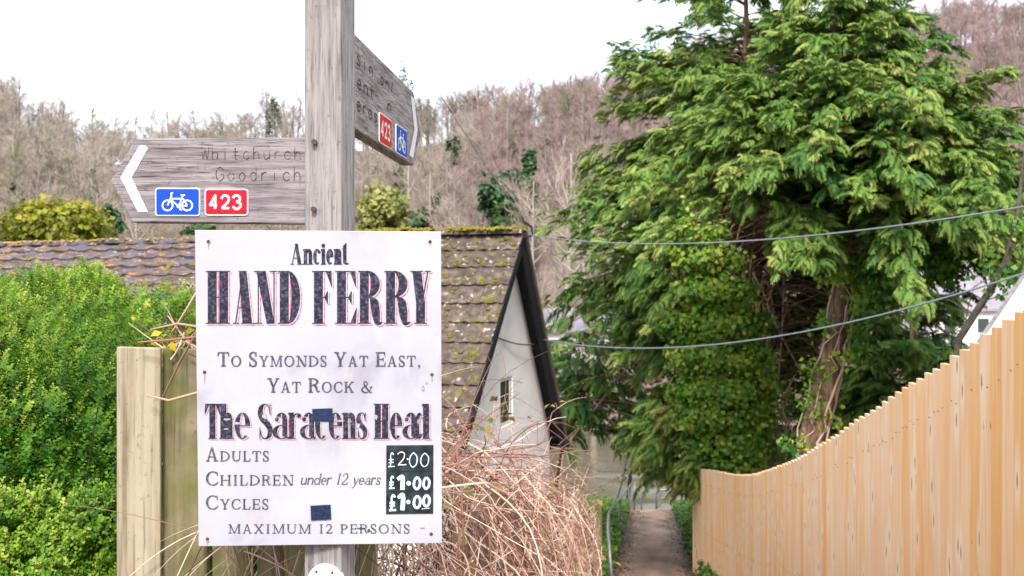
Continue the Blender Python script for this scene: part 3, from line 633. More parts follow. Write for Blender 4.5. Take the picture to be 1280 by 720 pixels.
# ------------------------------------------------------------------ old board fence behind the sign
M_B1 = old_wood('old_board_pale', (.39,.33,.255), (.3,.24,.175), (.13,.095,.065), (45,45,2.5), green=.14, gcol=(.33,.3,.15), cracks=.5)
M_B2 = old_wood('old_board_green', (.25,.21,.135), (.165,.14,.085), (.07,.06,.035), (26,26,1.5), green=.75, gcol=(.12,.13,.03), cracks=.6)
bf = empty('board_fence', P(300, 700, 2.3), 'weathered vertical board fence behind the sign beside the green hedge', 'fence')
for i, (x0, x1, yt, dd) in enumerate(((145.5,200.5,433.5,2.27),(202.5,258,435,2.285),(265,313,432,2.3),(321,352,434,2.3),(356,412,436,2.29),(418,470,437,2.3))):
    a_, b_ = P(x0, yt, dd), P(x1, yt+1.5, dd+.012*(1 if i else -1)); zb = ground(0,2.3)-.05; dv = (b_-a_); dv.z = 0
    mb = MB(); mb.prism([Vector((a_.x,a_.y,zb)), Vector((b_.x,b_.y,zb)), b_, a_], (dv.y*.2, .02, 0)); ob = mb.build('board', M_B1 if i == 0 else M_B2, bf, bevel=.003)
    ob['label'] = 'cleaner pale yellow board at the hedge end' if i == 0 else 'darker board stained green with algae'
for z in (1.2, .35):
    mb = MB(); mb.beam((-.80,2.36,z), (-.3,2.37,z), .045, .09, (0,1,0)); mb.build('rail', M_B2, bf)
sf = empty('side_fence', (.2, 6, ground(0,6)), 'brown board fence buried in dry brambles along the left of the path', 'fence')
A0, A1 = Vector((-.33,2.5,0)), Vector((.80,9.95,0)); BT = [(3.34,1.18),(4.8,.78),(6.8,.3),(9.95,-.5)]
mb = MB(); k = 0; n = 62
for i in range(n):
    a_ = A0.lerp(A1, i/n); b_ = A0.lerp(A1, (i+.93)/n); zt = interp(a_.y, BT)-.12+rf.uniform(-.05,.02); zb = ground(0,a_.y)-.05
    if a_.y < 3.4: zt = .35
    mb.tint = rf.random(); mb.prism([Vector((a_.x,a_.y,zb)), Vector((b_.x,b_.y,zb)), Vector((b_.x,b_.y,zt)), Vector((a_.x,a_.y,zt))], (-.018,.003,0))
mb.build('board_panel', old_wood('side_board', (.3,.22,.16), (.2,.14,.1), (.09,.06,.045), (30,30,1.5), cracks=.5), sf)
mb = MB(); mb.box((.82, 10.0, (ground(0,10)-.1+P(745,626,10).z)/2), .12, .1, P(745,626,10).z-ground(0,10)+.1, R(-8)); mb.build('end_post', M_B2, sf, bevel=.006)

# ------------------------------------------------------------------ dry brambles
def cane_mat(name, stops): return leaf(name, stops, 0, .6, .25)
M_CANE = cane_mat('dry_cane', [(0,(.1,.04,.035)),(.25,(.28,.135,.1)),(.5,(.5,.32,.25)),(1,(.7,.55,.46))])
M_BLEAF = leaf('bramble_leaf', [(0,(.09,.13,.03)),(.4,(.2,.19,.05)),(.7,(.3,.2,.06)),(1,(.2,.08,.04))], .3)
rb = random.Random(21)
XLIM = [None]
def cane(qb, p, dirv, L, droop, r0, wob=.06, tint=None, n=10):
    d_ = Vector(dirv).normalized(); pts = [Vector(p)]; st = L/n
    wv = Vector((rb.gauss(0,1), rb.gauss(0,1), rb.gauss(0,.6)))*wob
    for i in range(n):
        d_ = (d_+Vector((0,0,-droop*st))+wv*st*8+Vector((rb.gauss(0,1),rb.gauss(0,1),rb.gauss(0,1)))*wob*.55).normalized()
        if i % 4 == 3: wv = Vector((rb.gauss(0,1), rb.gauss(0,1), rb.gauss(0,.6)))*wob
        pts.append(pts[-1]+d_*st)
    t_ = rb.random() if tint is None else tint
    if XLIM[0] and any(q_.x > XLIM[0]*q_.y for q_ in pts): return []
    qb.tube([list(q_) for q_ in pts], [r0*(1-.6*i/n) for i in range(n+1)], 4, t_); return pts
def leaflet(size): # folded leaf, tip along +x
    V = np.array([(0,0,0),(.5,-.34,.1),(1,0,-.08),(.5,.34,.1)])*size; return V, np.array([[0,1,2,3]]), np.zeros(4)
def leaves_at(qb, pts, size, spread=.5, jit=.25):
    k = len(pts)
    if not k: return
    rg = np.random.default_rng(int(abs(pts[0][0]*1e4))+k); dirs = rg.normal(0,1,(k,3)); dirs[:,2] = dirs[:,2]*.5-.15
    ups = rg.normal(0,spread,(k,3))+np.array([0,-.5,1]); qb.inst(leaflet(size), np.array([list(p) for p in pts])+rg.normal(0,.008,(k,3)), frame(dirs, ups), rg.uniform(.6,1.25,k), np.clip(rg.normal(.45,jit,k),0,1))
bt = empty('bramble_thicket', (.1, 6, ground(0,6)), 'tangle of dry pinkish brown bramble canes heaped over the fence below the white cottage', 'brambles')
cq = QB(); lp = []
out = Vector((.93,-.36,0)); XLIM[0] = .088
for i in range(2500):
    f = rb.random()**1.25; base = A0.lerp(A1, min(f,.94)); y = base.y
    if y < 2.75: continue
    top = interp(y, BT)+.02; kind = rb.random()
    if kind < .74:                                   # arch over the top and hang down the face
        p = base+Vector((rb.uniform(-.25,.12), rb.uniform(-.2,.2), top-rb.uniform(-.03,.75)))
        dv = out*rb.uniform(-.3,.4)+Vector((rb.gauss(0,.7), rb.gauss(0,.9), rb.uniform(-1,.3)))
        pts = cane(cq, p, dv, rb.uniform(.3,.95), rb.uniform(.3,3.4), rb.uniform(.0022,.005), .17)
    elif kind < .9:                                  # from the ground up the face
        p = base+out*rb.uniform(.05,.3)+Vector((rb.uniform(-.1,.1), rb.uniform(-.3,.3), ground(0,y)+rb.uniform(0,.5)))
        pts = cane(cq, p, Vector((rb.gauss(0,.3)-.1, rb.gauss(0,.3), 1)), rb.uniform(.8,1.4), rb.uniform(.1,.8), rb.uniform(.0025,.005))
    else:                                            # loose sprays that break the outline
        p = base+Vector((rb.uniform(-.2,.1), rb.uniform(-.2,.2), top-.1))
        pts = cane(cq, p, Vector((rb.gauss(.25,.6), rb.gauss(0,.5), rb.uniform(.15,.9))), rb.uniform(.4,.85), rb.uniform(1.6,3.4), rb.uniform(.0016,.0028), .08, rb.uniform(0,.4))
    for q_ in pts[3:]:
        if rb.random() < .022: lp.append(q_)
    for q_ in pts[2:-1:2]:                           # short side twigs
        if rb.random() < .45: cane(cq, q_, Vector((rb.gauss(0,1), rb.gauss(0,1), rb.gauss(0,.8))), rb.uniform(.05,.2), 2, .0014, .1, None, 3)
XLIM[0] = None
# canes seen under the ferry sign and by the hedge boards
for i in range(60):
    p = P(rb.uniform(262,480), rb.uniform(600,690), 2.2+rb.random()*.05); cane(cq, p, Vector((rb.gauss(0,.7), -.02, rb.uniform(-1,.2))), rb.uniform(.15,.4), rb.uniform(1,4), rb.uniform(.001,.0022), .03)
cq.build('canes', M_CANE, bt, smooth=True)
lq = QB(); cl = []
for q_ in lp:
    for k in range(rb.choice((1,3,3,4))): cl.append(q_+Vector((rb.gauss(0,.018), rb.gauss(0,.018), rb.gauss(0,.014))))
leaves_at(lq, cl, .036); lq.build('leaves', M_BLEAF, bt)
bb_ = empty('bramble', P(225, 470, 2.2), 'few bare bramble stems with yellow leaves over the fence boards left of the sign', 'brambles')
cq = QB(); lp = []
for i in range(22):
    p = P(rb.uniform(205,262), rb.uniform(425,450), 2.26+rb.random()*.2); pts = cane(cq, p, Vector((rb.uniform(-.9,.6), rb.gauss(0,.3), rb.uniform(-.1,.9))), rb.uniform(.04,.15), rb.uniform(.5,3), rb.uniform(.0012,.0026), .12)
    lp += [q_ for q_ in pts[2:] if rb.random() < .07]
for (x0,y0,x1,y1) in ((258,395,203,497),(250,490,183,494),(258,345,212,420),(258,338,225,330),(258,420,172,428),(256,440,210,395),(258,380,238,350),(258,410,188,412)):
    a_, b_ = P(x0,y0,2.2), P(x1,y1,2.23); mid = a_.lerp(b_,.5)+Vector((rb.gauss(0,.006),-.015,rb.gauss(0,.008))); cq.tube([list(a_),list(mid),list(b_)], [.0032,.0028,.0018], 5, rb.uniform(.1,.7))
cq.build('canes', M_CANE, bb_, smooth=True)
lp += [P(x,y,2.3) for x, y in ((222,352),(232,345),(212,362),(243,360),(196,418),(205,425),(187,428),(228,392),(236,414),(245,388),(220,330),(248,372),(240,335))]
lq = QB(); leaves_at(lq, lp, .026); lq.build('leaves', leaf('yellow_leaf', [(0,(.3,.3,.04)),(.5,(.55,.42,.03)),(1,(.6,.34,.03))], .3), bb_)

# ------------------------------------------------------------------ clipped hedge on the left
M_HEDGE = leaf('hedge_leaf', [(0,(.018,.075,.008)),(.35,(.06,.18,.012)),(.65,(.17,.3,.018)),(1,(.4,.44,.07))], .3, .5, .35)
rg = np.random.default_rng(5)
he = empty('hedge', (-1.9, 3.4, ground(0,3.4)), 'dense bright green clipped hedge of tiny leaves left of the fence boards', 'hedge')
HTOP = [(2.75,1.0),(2.85,1.2),(3.0,1.36),(3.3,1.49),(3.8,1.59),(4.4,1.645),(4.9,1.58)]
def sprig():
    V = []; F = []; T = []; n = 0
    for k in range(9):
        s_ = k/8; az = k*2.2; r_ = .006
        for sgn in (0, math.pi):
            d_ = np.array([math.cos(az+sgn), math.sin(az+sgn), .55]); d_ /= np.linalg.norm(d_); sd = np.cross(d_, [0,0,1]); sd /= np.linalg.norm(sd); l_ = .0165*(1-.3*s_)
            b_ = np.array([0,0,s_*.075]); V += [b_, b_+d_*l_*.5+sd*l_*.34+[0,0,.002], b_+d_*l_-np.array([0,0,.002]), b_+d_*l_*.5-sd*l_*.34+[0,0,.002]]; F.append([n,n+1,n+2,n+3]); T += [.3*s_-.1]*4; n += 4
    return np.array(V), np.array(F), np.array(T)
SPR = sprig(); hq = QB()
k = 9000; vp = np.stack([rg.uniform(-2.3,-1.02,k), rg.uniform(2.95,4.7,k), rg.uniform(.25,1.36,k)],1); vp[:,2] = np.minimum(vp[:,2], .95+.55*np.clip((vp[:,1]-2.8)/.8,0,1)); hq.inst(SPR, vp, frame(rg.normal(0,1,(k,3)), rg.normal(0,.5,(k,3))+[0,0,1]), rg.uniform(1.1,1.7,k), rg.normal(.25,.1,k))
def hedge_pts(k):
    'points through the outer shell of the hedge'
    x = -.93-1.65*rg.random(k)**1.15; y = rg.uniform(2.72,4.9,k); pos = []; nr = []
    side = rg.random(k); dep_ = np.abs(rg.normal(0,.1,k))+(rg.random(k) < .25)*rg.uniform(.1,.8,k)
    for i in range(k):
        lump = .05*math.sin(x[i]*9+y[i]*4)+.035*math.sin(x[i]*21+y[i]*17+1)
        if side[i] < .5:
            zt = interp(2.75, HTOP); z = rg.uniform(-.1, zt+.05); xx = x[i]; lump = .035*math.sin(xx*11+z*8)+.025*math.sin(xx*23-z*19); bend = max(0, z-.6)**2*.5
            pos.append((xx, 2.74+lump+bend+dep_[i], z)); nr.append((rg.normal(0,.3), -.75, .65))
        elif side[i] < .85:
            e_ = max(0, x[i]+1.9)**2*1.5; z = interp(y[i], HTOP)+lump-e_-dep_[i]+.07*min(1,max(0,(-1.75-x[i])/.35)); pos.append((x[i], y[i], z)); nr.append((rg.normal(0,.3), -.2, 1))
        else:
            z = rg.uniform(.2,1.6); pos.append((-.93-dep_[i]+.04*math.sin(y[i]*9+z*7)-max(0,z-1.2)**2*.5, y[i], z)); nr.append((.6,-.1,.8))
    return np.array(pos), np.array(nr), dep_
pos, nr, dp = hedge_pts(52000); up = nr+rg.normal(0,.35,nr.shape)
fr_ = frame(np.cross(up, rg.normal(0,1,up.shape)), up); pat = .12*np.sin(pos[:,0]*7+pos[:,2]*5)
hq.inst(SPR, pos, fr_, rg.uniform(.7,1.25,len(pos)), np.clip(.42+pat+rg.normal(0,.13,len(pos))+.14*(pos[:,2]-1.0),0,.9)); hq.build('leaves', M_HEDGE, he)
tq = QB()
for i in range(500):
    p = pos[i*40]; q_ = (-1.8+ (p[0]+1.8)*.7, 3.5+(p[1]-3.5)*.55, max(-.3,p[2]-.5)); tq.tube([q_, p], [.004,.0015], 3, .3)
tq.build('twigs', plain('hedge_twig', (.08,.055,.035), .9), he)

# ------------------------------------------------------------------ the white cottage and the tiled outbuilding
m, t, b, o = newmat('pebble_dash', .85, .2)
c = ramp(t, noise(t, 3, 6), [(.3, (.8,.79,.82)), (.65, (.89,.88,.9))]); t.links.new(c, b.inputs['Base Color']); bump(t, b, noise(t, 55, 3), .5, .02); M_DASH = m
def tile_mat(name, base, moss):
    m, t, b, o = newmat(name, .9, .15); c = ramp(t, noise(t, 9, 7), [(.28, tuple(x*.4 for x in base)), (.5, base), (.68, tuple(min(1,x*1.75) for x in base))])
    c = mix(t, ramp(t, attr(t), [(0,(0,0,0)),(1,(.5,.5,.5))]), c, tuple(x*.55 for x in base))
    c = mix(t, ramp(t, noise(t, 16, 5), [(.6,(0,0,0)),(.68,(.8,.8,.8))]), c, (.46,.43,.42))
    for i, (mc, s_, lo) in enumerate(moss): c = mix(t, ramp(t, noise(t, s_, 6, (1,1.0+i*.1,1)), [(lo,(0,0,0)),(lo+.07,(.9,.9,.9))]), c, mc)
    t.links.new(c, b.inputs['Base Color']); bump(t, b, noise(t, 40, 5), .6, .02); return m
M_TILE = tile_mat('mossy_tile', (.115,.085,.072), [((.16,.15,.03),7,.6),((.09,.06,.045),11,.6)])
M_TILE2 = tile_mat('lichen_tile', (.13,.092,.085), [((.1,.1,.125),5,.52),((.36,.17,.03),7,.6),((.33,.24,.08),12,.63)])
M_MOSS = plain('moss', (.14,.125,.016), .95, .4, 60); M_MOSSY = plain('moss_bright', (.2,.17,.012), .95, .4, 60)
M_BARGE = plain('navy_black_barge', (.012,.014,.022), .55, .2, 20); M_BRICKEDGE = plain('verge_tile_edge', (.17,.13,.11), .9, .3, 25)
def tiled_slope(mb, r0, r1, down, n, gauge, pitchn, seed, lift=.028, wave=.018, wl=.15):
    'courses of roll tiles from the ridge line r0-r1 downwards; down = unit vector down the slope, pitchn = outward normal'
    rr = random.Random(seed); ax = (r1-r0); L = ax.length; ax = ax/L; step = wl/6; k = int(L/step)
    for c_ in range(n):
        off = rr.uniform(0,.1); jit = [rr.gauss(0,.006) for _ in range(int(L/.3)+3)]; tl = [rr.random() for _ in jit]
        rows = [(c_*gauge-.02, .004), ((c_+.5)*gauge, lift*.55), ((c_+1)*gauge+.015, lift), ((c_+1)*gauge+.012, lift-.034)]
        V = []; T = []
        for ri, (s_, h_) in enumerate(rows):
            for i in range(k+1):
                x = i*step+off*0; ti = int((x+off)/.3); wv = wave*max(0, math.cos((x+off)*2*math.pi/wl))**1.3
                V.append(r0+ax*min(x,L)+down*(s_+(jit[ti] if ri >= 2 else 0))+pitchn*(h_+wv+(jit[ti]*.8 if ri else 0))); T.append(tl[ti])
        b0 = len(mb.v); mb.v += V; mb.t += T
        for ri in range(3):
            for i in range(k): mb.f.append([b0+ri*(k+1)+i, b0+(ri+1)*(k+1)+i, b0+(ri+1)*(k+1)+i+1, b0+ri*(k+1)+i+1]); mb.m.append(0)
def ridge_caps(mb, r0, r1, seed, rad=.11):
    rr = random.Random(seed); L = (r1-r0).length; n = int(L/.42); ax = (r1-r0)/L; sd = ax.cross(Vector((0,0,1))).normalized()
    for i in range(n+1):
        a_ = r0+ax*i*.42; b_ = r0+ax*min(L,(i+1)*.42-.012); dz = Vector((0,0,rr.gauss(0,.006))); mb.tint = rr.random(); V = []
        for p, r_ in ((a_, rad), (b_, rad*.93)):
            for k in range(9): an = R(-8+196*k/8); V.append(p+dz+sd*math.cos(an)*r_*1.05+Vector((0,0,math.sin(an)*r_*.62-.015)))
        mb.add(V, [[k, k+1, 10+k, 9+k] for k in range(8)]+[list(range(9)), list(range(17,8,-1))])
def lumps(mb, pts, nrm, seed, r0, r1):
    rr = random.Random(seed)
    for p in pts:
        r_ = rr.uniform(r0, r1); a_ = nrm.orthogonal().normalized(); b2 = nrm.cross(a_); V = [p+nrm*r_*.62]; n = 7
        for ring_, h_ in ((.6,.45),(1,0)):
            for k in range(n): an = k*2*math.pi/n; q_ = rr.uniform(.75,1.2)*r_*ring_; V.append(p+a_*math.cos(an)*q_+b2*math.sin(an)*q_+nrm*r_*h_*rr.uniform(.7,1.1))
        mb.add(V, [[0,1+k,1+(k+1)%n] for k in range(n)]+[[1+k,1+n+k,1+n+(k+1)%n,1+(k+1)%n] for k in range(n)])
# gable plane of the cottage: found from the apex and both rakes
G = Vector((math.sin(R(15.2)), math.cos(R(15.2)), 0)); AX = Vector((-G.y, G.x, 0)); APEX = Vector((.14,12,2.29))
NEAR = APEX+G*-2.026+Vector((0,0,-1.856)); dn = (NEAR-APEX).normalized(); NEAR_E = APEX+dn*3.75
FAR = APEX+G*2.247+Vector((0,0,-2.72)); df = (FAR-APEX).normalized()
wc = empty('white_cottage', (NEAR.x-2, 12, ground(0,12)-.5), 'white roughcast cottage with mossy tiled roof and black bargeboards beyond the brambles', 'house')
LR = 5.0; sag = Vector((0,0,-.05)); R1 = APEX+AX*LR+sag
nn = G.cross(Vector((0,0,1))); pn = dn.cross(AX).normalized(); pn = pn if pn.z > 0 else -pn; pf = df.cross(AX).normalized(); pf = pf if pf.z > 0 else -pf
mb = MB(); tiled_slope(mb, APEX, R1, dn, 12, .3, pn, 3); roof = mb.build('roof', M_TILE, wc, tint=True)
mb = MB(); mb.prism([APEX-pf*.03, FAR-pf*.03, FAR+AX*LR+sag-pf*.03, R1-pf*.03], pf*.06); mb.build('roof', M_TILE, wc, tint=True)
mb = MB(); ridge_caps(mb, APEX+Vector((0,0,.03)), R1+Vector((0,0,.03)), 5); mb.build('ridge_tiles', M_TILE, roof, tint=True)
rr = random.Random(8); ml = []
for c_ in range(11):
    for i in range(70):
        if rr.random() < .75-.035*c_: ml.append(APEX+AX*rr.uniform(.02,2.6)+dn*((c_+rr.choice((.5,.75,.9,.98,1,1)))*.3+rr.uniform(-.07,.0))+pn*.03)
mb = MB(); lumps(mb, ml, pn, 2, .009, .034); tag(mb.build('moss', M_MOSS, roof, smooth=True), kind='stuff')
mb = MB(); lumps(mb, [APEX+AX*rr.uniform(0,2.6)+Vector((rr.gauss(0,.045), rr.gauss(-.04,.05), rr.uniform(.035,.075))) for _ in range(420)], Vector((0,-.3,1)).normalized(), 4, .014, .04); tag(mb.build('moss', M_MOSSY, roof, smooth=True), kind='stuff')
# gable wall, set back under the verge
SB = .17; wa = APEX+AX*SB; zb = ground(0,10)-.6; inn = .16
def gw(s_, dz, k=0): return wa+G*s_+Vector((0,0,dz))+AX*k
pts = [gw(-2.75,-2.75*.916-.08), gw(-2.75,zb-APEX.z), gw(2.06,zb-APEX.z), gw(2.06,-2.06*1.21-.08), gw(0,-.1)]
# window opening cut out of the wall: strips around it
def gpx(px, py):
    r = rays(px, py); e_ = Vector((0,0,EYE)); k = (wa-e_).dot(nn)/r.dot(nn); q_ = e_+r*k-wa; return q_.dot(G), q_.z
w0, wz1 = gpx(625.5,474); w1, _ = gpx(641,474); _, wz0 = gpx(633,532)
def rakez(s_): return (s_*.916 if s_ < 0 else -s_*1.21)-.09
mb = MB(); q_ = lambda s_, z: gw(s_, z)
mb.poly([q_(-2.75,zb-APEX.z), q_(w0,zb-APEX.z), q_(w0,rakez(w0)), *( [] if w0 < 0 else [q_(0,-.09)]), q_(-2.75,rakez(-2.75))])
mb.poly([q_(w1,zb-APEX.z), q_(2.06,zb-APEX.z), q_(2.06,rakez(2.06)), *([q_(0,-.09)] if w1 < 0 else []), q_(w1,rakez(w1))])
mb.poly([q_(w0,zb-APEX.z), q_(w1,zb-APEX.z), q_(w1,wz0), q_(w0,wz0)]); mb.poly([q_(w0,wz1), q_(w1,wz1), q_(w1,rakez(w1)), *([q_(0,-.09)] if w0 < 0 < w1 else []), q_(w0,rakez(w0))])
bk = lambda s_, z: gw(s_, z, .12)
for (s0,z0_),(s1,z1_) in (((w0,wz0),(w1,wz0)),((w1,wz0),(w1,wz1)),((w1,wz1),(w0,wz1)),((w0,wz1),(w0,wz0))): mb.poly([q_(s0,z0_), q_(s1,z1_), bk(s1,z1_), bk(s0,z0_)])
for s_ in (-2.75, 2.06): mb.poly([q_(s_,zb-APEX.z), q_(s_,rakez(s_)), gw(s_,rakez(s_)-.05,LR-.4), gw(s_,zb-APEX.z,LR-.4)])
mb.build('wall', M_DASH, wc)
win = MB(); fw = .04
for s0, s1, z0_, z1_ in ((w0,w0+fw,wz0,wz1),(w1-fw*2.2,w1,wz0,wz1),(w0+fw,w1-fw,wz1-fw,wz1),(w0+fw,w1-fw,wz0,wz0+fw)):
    win.prism([gw(s0,z0_,.012), gw(s1,z0_,.012), gw(s1,z1_,.012), gw(s0,z1_,.012)], AX*.05)
wo = win.build('window', plain('window_frame_white', (.72,.72,.72), .4, .05), wc)
m, t, b, o = newmat('window_glass', .08, .6); b.inputs['Base Color'].default_value = (.05,.075,.06,1); M_GLASS = m
mb = MB(); mb.poly([gw(w0+.02,wz0+.02,.02), gw(w1-.02,wz0+.02,.02), gw(w1-.02,wz1-.02,.02), gw(w0+.02,wz1-.02,.02)]); mb.build('pane', M_GLASS, wo)
# bargeboards under both verges and the soffit
def barge(p, d_, L, nrm_, wd, tk, o_): 
    mb = MB(); a_ = p+o_-nrm_*.015; mb.prism([a_, a_+d_*L, a_+d_*L-nrm_*wd, a_-nrm_*wd], AX*tk); return mb
barge(APEX, dn, 3.7, pn, .1, .03, -AX*.005).build('bargeboard', M_BARGE, wc); barge(APEX, df, 3.62, pf, .2, .03, -AX*.005).build('bargeboard', M_BARGE, wc)
mb = MB(); mb.prism([APEX-pf*.06, APEX+df*3.5-pf*.06, APEX+df*3.5-pf*.06+AX*(SB+.02), APEX-pf*.06+AX*(SB+.02)], -pf*.02); mb.build('soffit', M_BARGE, wc)
mb = MB(); mb.prism([APEX+pf*.045-AX*.03, APEX+df*3.55+pf*.045-AX*.03, APEX+df*3.55-pf*.01-AX*.03, APEX-pf*.01-AX*.03], AX*.12); mb.build('verge_tiles', M_BRICKEDGE, wc)
mb = MB(); a_ = FAR-pf*.05-Vector((0,0,.03))-AX*.06; mb.tube([a_+G*.05, a_+AX*4.6+G*.05], .06, 10); mb.build('gutter', M_BARGE, wc, smooth=True)
# cable bracket on the far bargeboard and finial bracket at the apex
BR = P(672,429,13.1); M_IRON = plain('grey_iron', (.1,.1,.11), .5, .2, 50, .6)
mb = MB(); mb.box(BR-Vector((0,.0,-.0)), .16, .06, .1, .3); mb.box(BR+Vector((.05,-.05,.04)), .05, .05, .05); mb.tube([BR+Vector((-.22,0,.02)), BR+Vector((-.1,-.05,-.07)), BR+Vector((.02,-.05,-.05))], .012, 6); mb.build('cable_bracket', M_IRON, wc)
mb = MB(); a_ = APEX+Vector((.0,-.05,-.05)); mb.tube([a_, a_+Vector((.1,-.02,.02)), a_+Vector((.09,-.02,.12)), a_+Vector((0,-.02,.18)), a_+Vector((-.03,-.02,.26))], [.012,.012,.014,.02,.006], 7); mb.build('hook_bracket', M_BARGE, wc)
# low tiled outbuilding further left
ob_ = empty('tiled_outbuilding', (-6, 12, ground(0,12)), 'low roof of lichen spotted brown tiles running behind the top of the hedge', 'house')
q0, q1 = P(-420,318,15.6), P(470,297.5,12.1); ax = (q1-q0).normalized(); hd = Vector((ax.y,-ax.x,0)).normalized(); hd = hd if hd.y < 0 else -hd
dd_ = (hd*math.cos(R(22))-Vector((0,0,math.sin(R(22))))).normalized(); pn2 = ax.cross(dd_).normalized(); pn2 = pn2 if pn2.z > 0 else -pn2
mb = MB(); tiled_slope(mb, q0, q1, dd_, 10, .3, pn2, 9, .03, .026, .3); rf2 = mb.build('roof', M_TILE2, ob_, tint=True)
d2 = (-hd*math.cos(R(22))-Vector((0,0,math.sin(R(22))))).normalized(); mb = MB(); mb.prism([q0, q1, q1+d2*3, q0+d2*3], Vector((0,0,-.06))); mb.build('roof', M_TILE2, ob_, tint=True)
mb = MB(); ridge_caps(mb, q0+Vector((0,0,.02)), q1+Vector((0,0,.02)), 6, .1); mb.build('ridge_tiles', M_TILE2, rf2, tint=True)
mb = MB(); lumps(mb, [q0.lerp(q1, rr.random())+Vector((rr.gauss(0,.04), rr.gauss(-.05,.04), rr.uniform(.03,.06))) for _ in range(500)], Vector((0,-.2,1)).normalized(), 14, .012, .03); tag(mb.build('moss', plain('orange_lichen', (.4,.24,.04), .95, .5, 40), rf2, smooth=True), kind='stuff')
mb = MB(); e0, e1 = q0+dd_*2.9, q1+dd_*2.9; zb = ground(0,10)-.5
mb.prism([e0-Vector((0,0,.08)), e1-Vector((0,0,.08)), Vector((e1.x,e1.y,zb)), Vector((e0.x,e0.y,zb))], -hd*.2); mb.prism([Vector((e1.x,e1.y,zb)), e1-Vector((0,0,.1)), q1-Vector((0,0,.05)), q1+d2*2.9-Vector((0,0,.1)), Vector(((q1+d2*2.9).x,(q1+d2*2.9).y,zb))], -ax*.2); mb.build('wall', M_DASH, ob_)
# neighbour's white gable beyond the timber fence
nh = empty('neighbour_house', (5, 8.3, ground(0,8)), 'white gable end with white bargeboard rising behind the right end of the timber fence', 'house')
a_ = P(1213,447,8.0); gd = Vector((1,-.5,0)).normalized(); ap = a_+gd*2.4+Vector((0,0,1.64*2.4)); nb = Vector((.56,1,0))*5; gn = Vector((-.5,-1,0)).normalized(); rk = (ap-a_).normalized(); rn = gn.cross(rk); rn = rn if rn.z > 0 else -rn; M_UPVC = plain('white_barge', (.78,.78,.8), .4, .05)
mb = MB(); lo = a_-rk*.25; mb.prism([lo, ap, ap-rn*.125, lo-rn*.125], -gn*.03); mb.build('bargeboard', M_UPVC, nh, bevel=.004)
f1 = -gn*.015; mb = MB(); mb.prism([lo-rn*.127+f1, ap-rn*.127+f1, ap-rn*.165+f1, lo-rn*.165+f1], -gn*.03); mb.build('trim_strip', plain('brown_trim', (.16,.07,.05), .6), nh)
zb = ground(0,8)-.3; mb = MB(); r1 = a_+gd*4.8; f2 = -gn*.06; fl = lambda p, z: Vector((p.x,p.y,z))
mb.prism([fl(a_+gd*.1,zb)+f2, fl(r1-gd*.1,zb)+f2, fl(r1-gd*.1,a_.z)+f2, ap+f2-Vector((0,0,.12)), fl(a_+gd*.1,a_.z)+f2], nb); mb.build('wall', M_DASH, nh)
mb = MB(); f3 = gn*.03; ap2 = r1+gd*.14-Vector((0,0,.24)); mb.prism([lo+rn*.002-gn*.04, ap+rn*.002-gn*.04, ap+rn*.03-gn*.04, lo+rn*.03-gn*.04], nb*1.03); mb.prism([ap+rn*.06+f3, ap2+f3+Vector((0,0,.06)), ap2+f3, ap+rn*.02+f3], nb*1.03); mb.build('roof', plain('grey_roof_edge', (.28,.27,.28), .8, .2), nh)
# ------------------------------------------------------------------ conifers by the path
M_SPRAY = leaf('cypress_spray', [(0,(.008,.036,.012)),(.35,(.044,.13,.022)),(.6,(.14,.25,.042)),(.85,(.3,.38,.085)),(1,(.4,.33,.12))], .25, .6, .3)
m, t, b, o = newmat('cypress_bark', .9, .1)
c = ramp(t, noise(t, 1, 7, (22,22,1.6), dist=.5), [(.3,(.05,.028,.02)),(.5,(.19,.105,.075)),(.7,(.34,.22,.165))]); t.links.new(c, b.inputs['Base Color']); bump(t, b, noise(t, 1, 6, (22,22,1.6), dist=.5), .9, .03); M_BARK = m
rs = np.random.default_rng(31)
def make_spray():
    'drooping flat frond, base at 0, about 1 long along +x, drooping to -z'
    V = []; F = []; T = []; n = 0; curl = rs.uniform(.2,.55)
    pos = lambda s_: np.array([s_*(1-.22*s_), .05*math.sin(s_*3), .16*s_-curl*s_*s_])
    for k in range(15):
        s_ = .1+.88*k/14; p = pos(s_); tn = pos(min(1,s_+.05))-pos(s_-.05); tn /= np.linalg.norm(tn)
        for sg in (-1,1):
            l_ = (.27*(1-s_)**.6+.08)*rs.uniform(.7,1.25); d_ = tn*rs.uniform(.6,.9)+np.array([0,sg*rs.uniform(.5,.85),rs.uniform(-.5,-.05)]); d_ /= np.linalg.norm(d_)
            sd = np.cross(d_, [0,0,1]); sd /= np.linalg.norm(sd)+1e-9; wd = l_*.07+.006; e_ = p+d_*l_+np.array([0,0,-.28*l_])
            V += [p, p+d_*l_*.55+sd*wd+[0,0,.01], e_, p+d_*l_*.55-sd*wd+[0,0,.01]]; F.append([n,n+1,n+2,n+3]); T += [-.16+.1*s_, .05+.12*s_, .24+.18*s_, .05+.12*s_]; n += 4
            for dv in (.5,-.5):
                m0 = p+d_*l_*.42; g_ = d_*.8+np.cross(d_,[0,0,1])*dv+np.array([0,0,-.25]); g_ /= np.linalg.norm(g_); l2 = l_*.5; s2 = np.cross(g_,[0,0,1]); s2 /= np.linalg.norm(s2)+1e-9
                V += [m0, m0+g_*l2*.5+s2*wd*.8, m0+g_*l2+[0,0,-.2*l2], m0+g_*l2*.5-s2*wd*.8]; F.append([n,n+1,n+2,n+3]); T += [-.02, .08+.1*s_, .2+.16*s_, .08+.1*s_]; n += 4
    return np.array(V), np.array(F), np.array(T)
SPRAYS = [make_spray() for _ in range(8)]
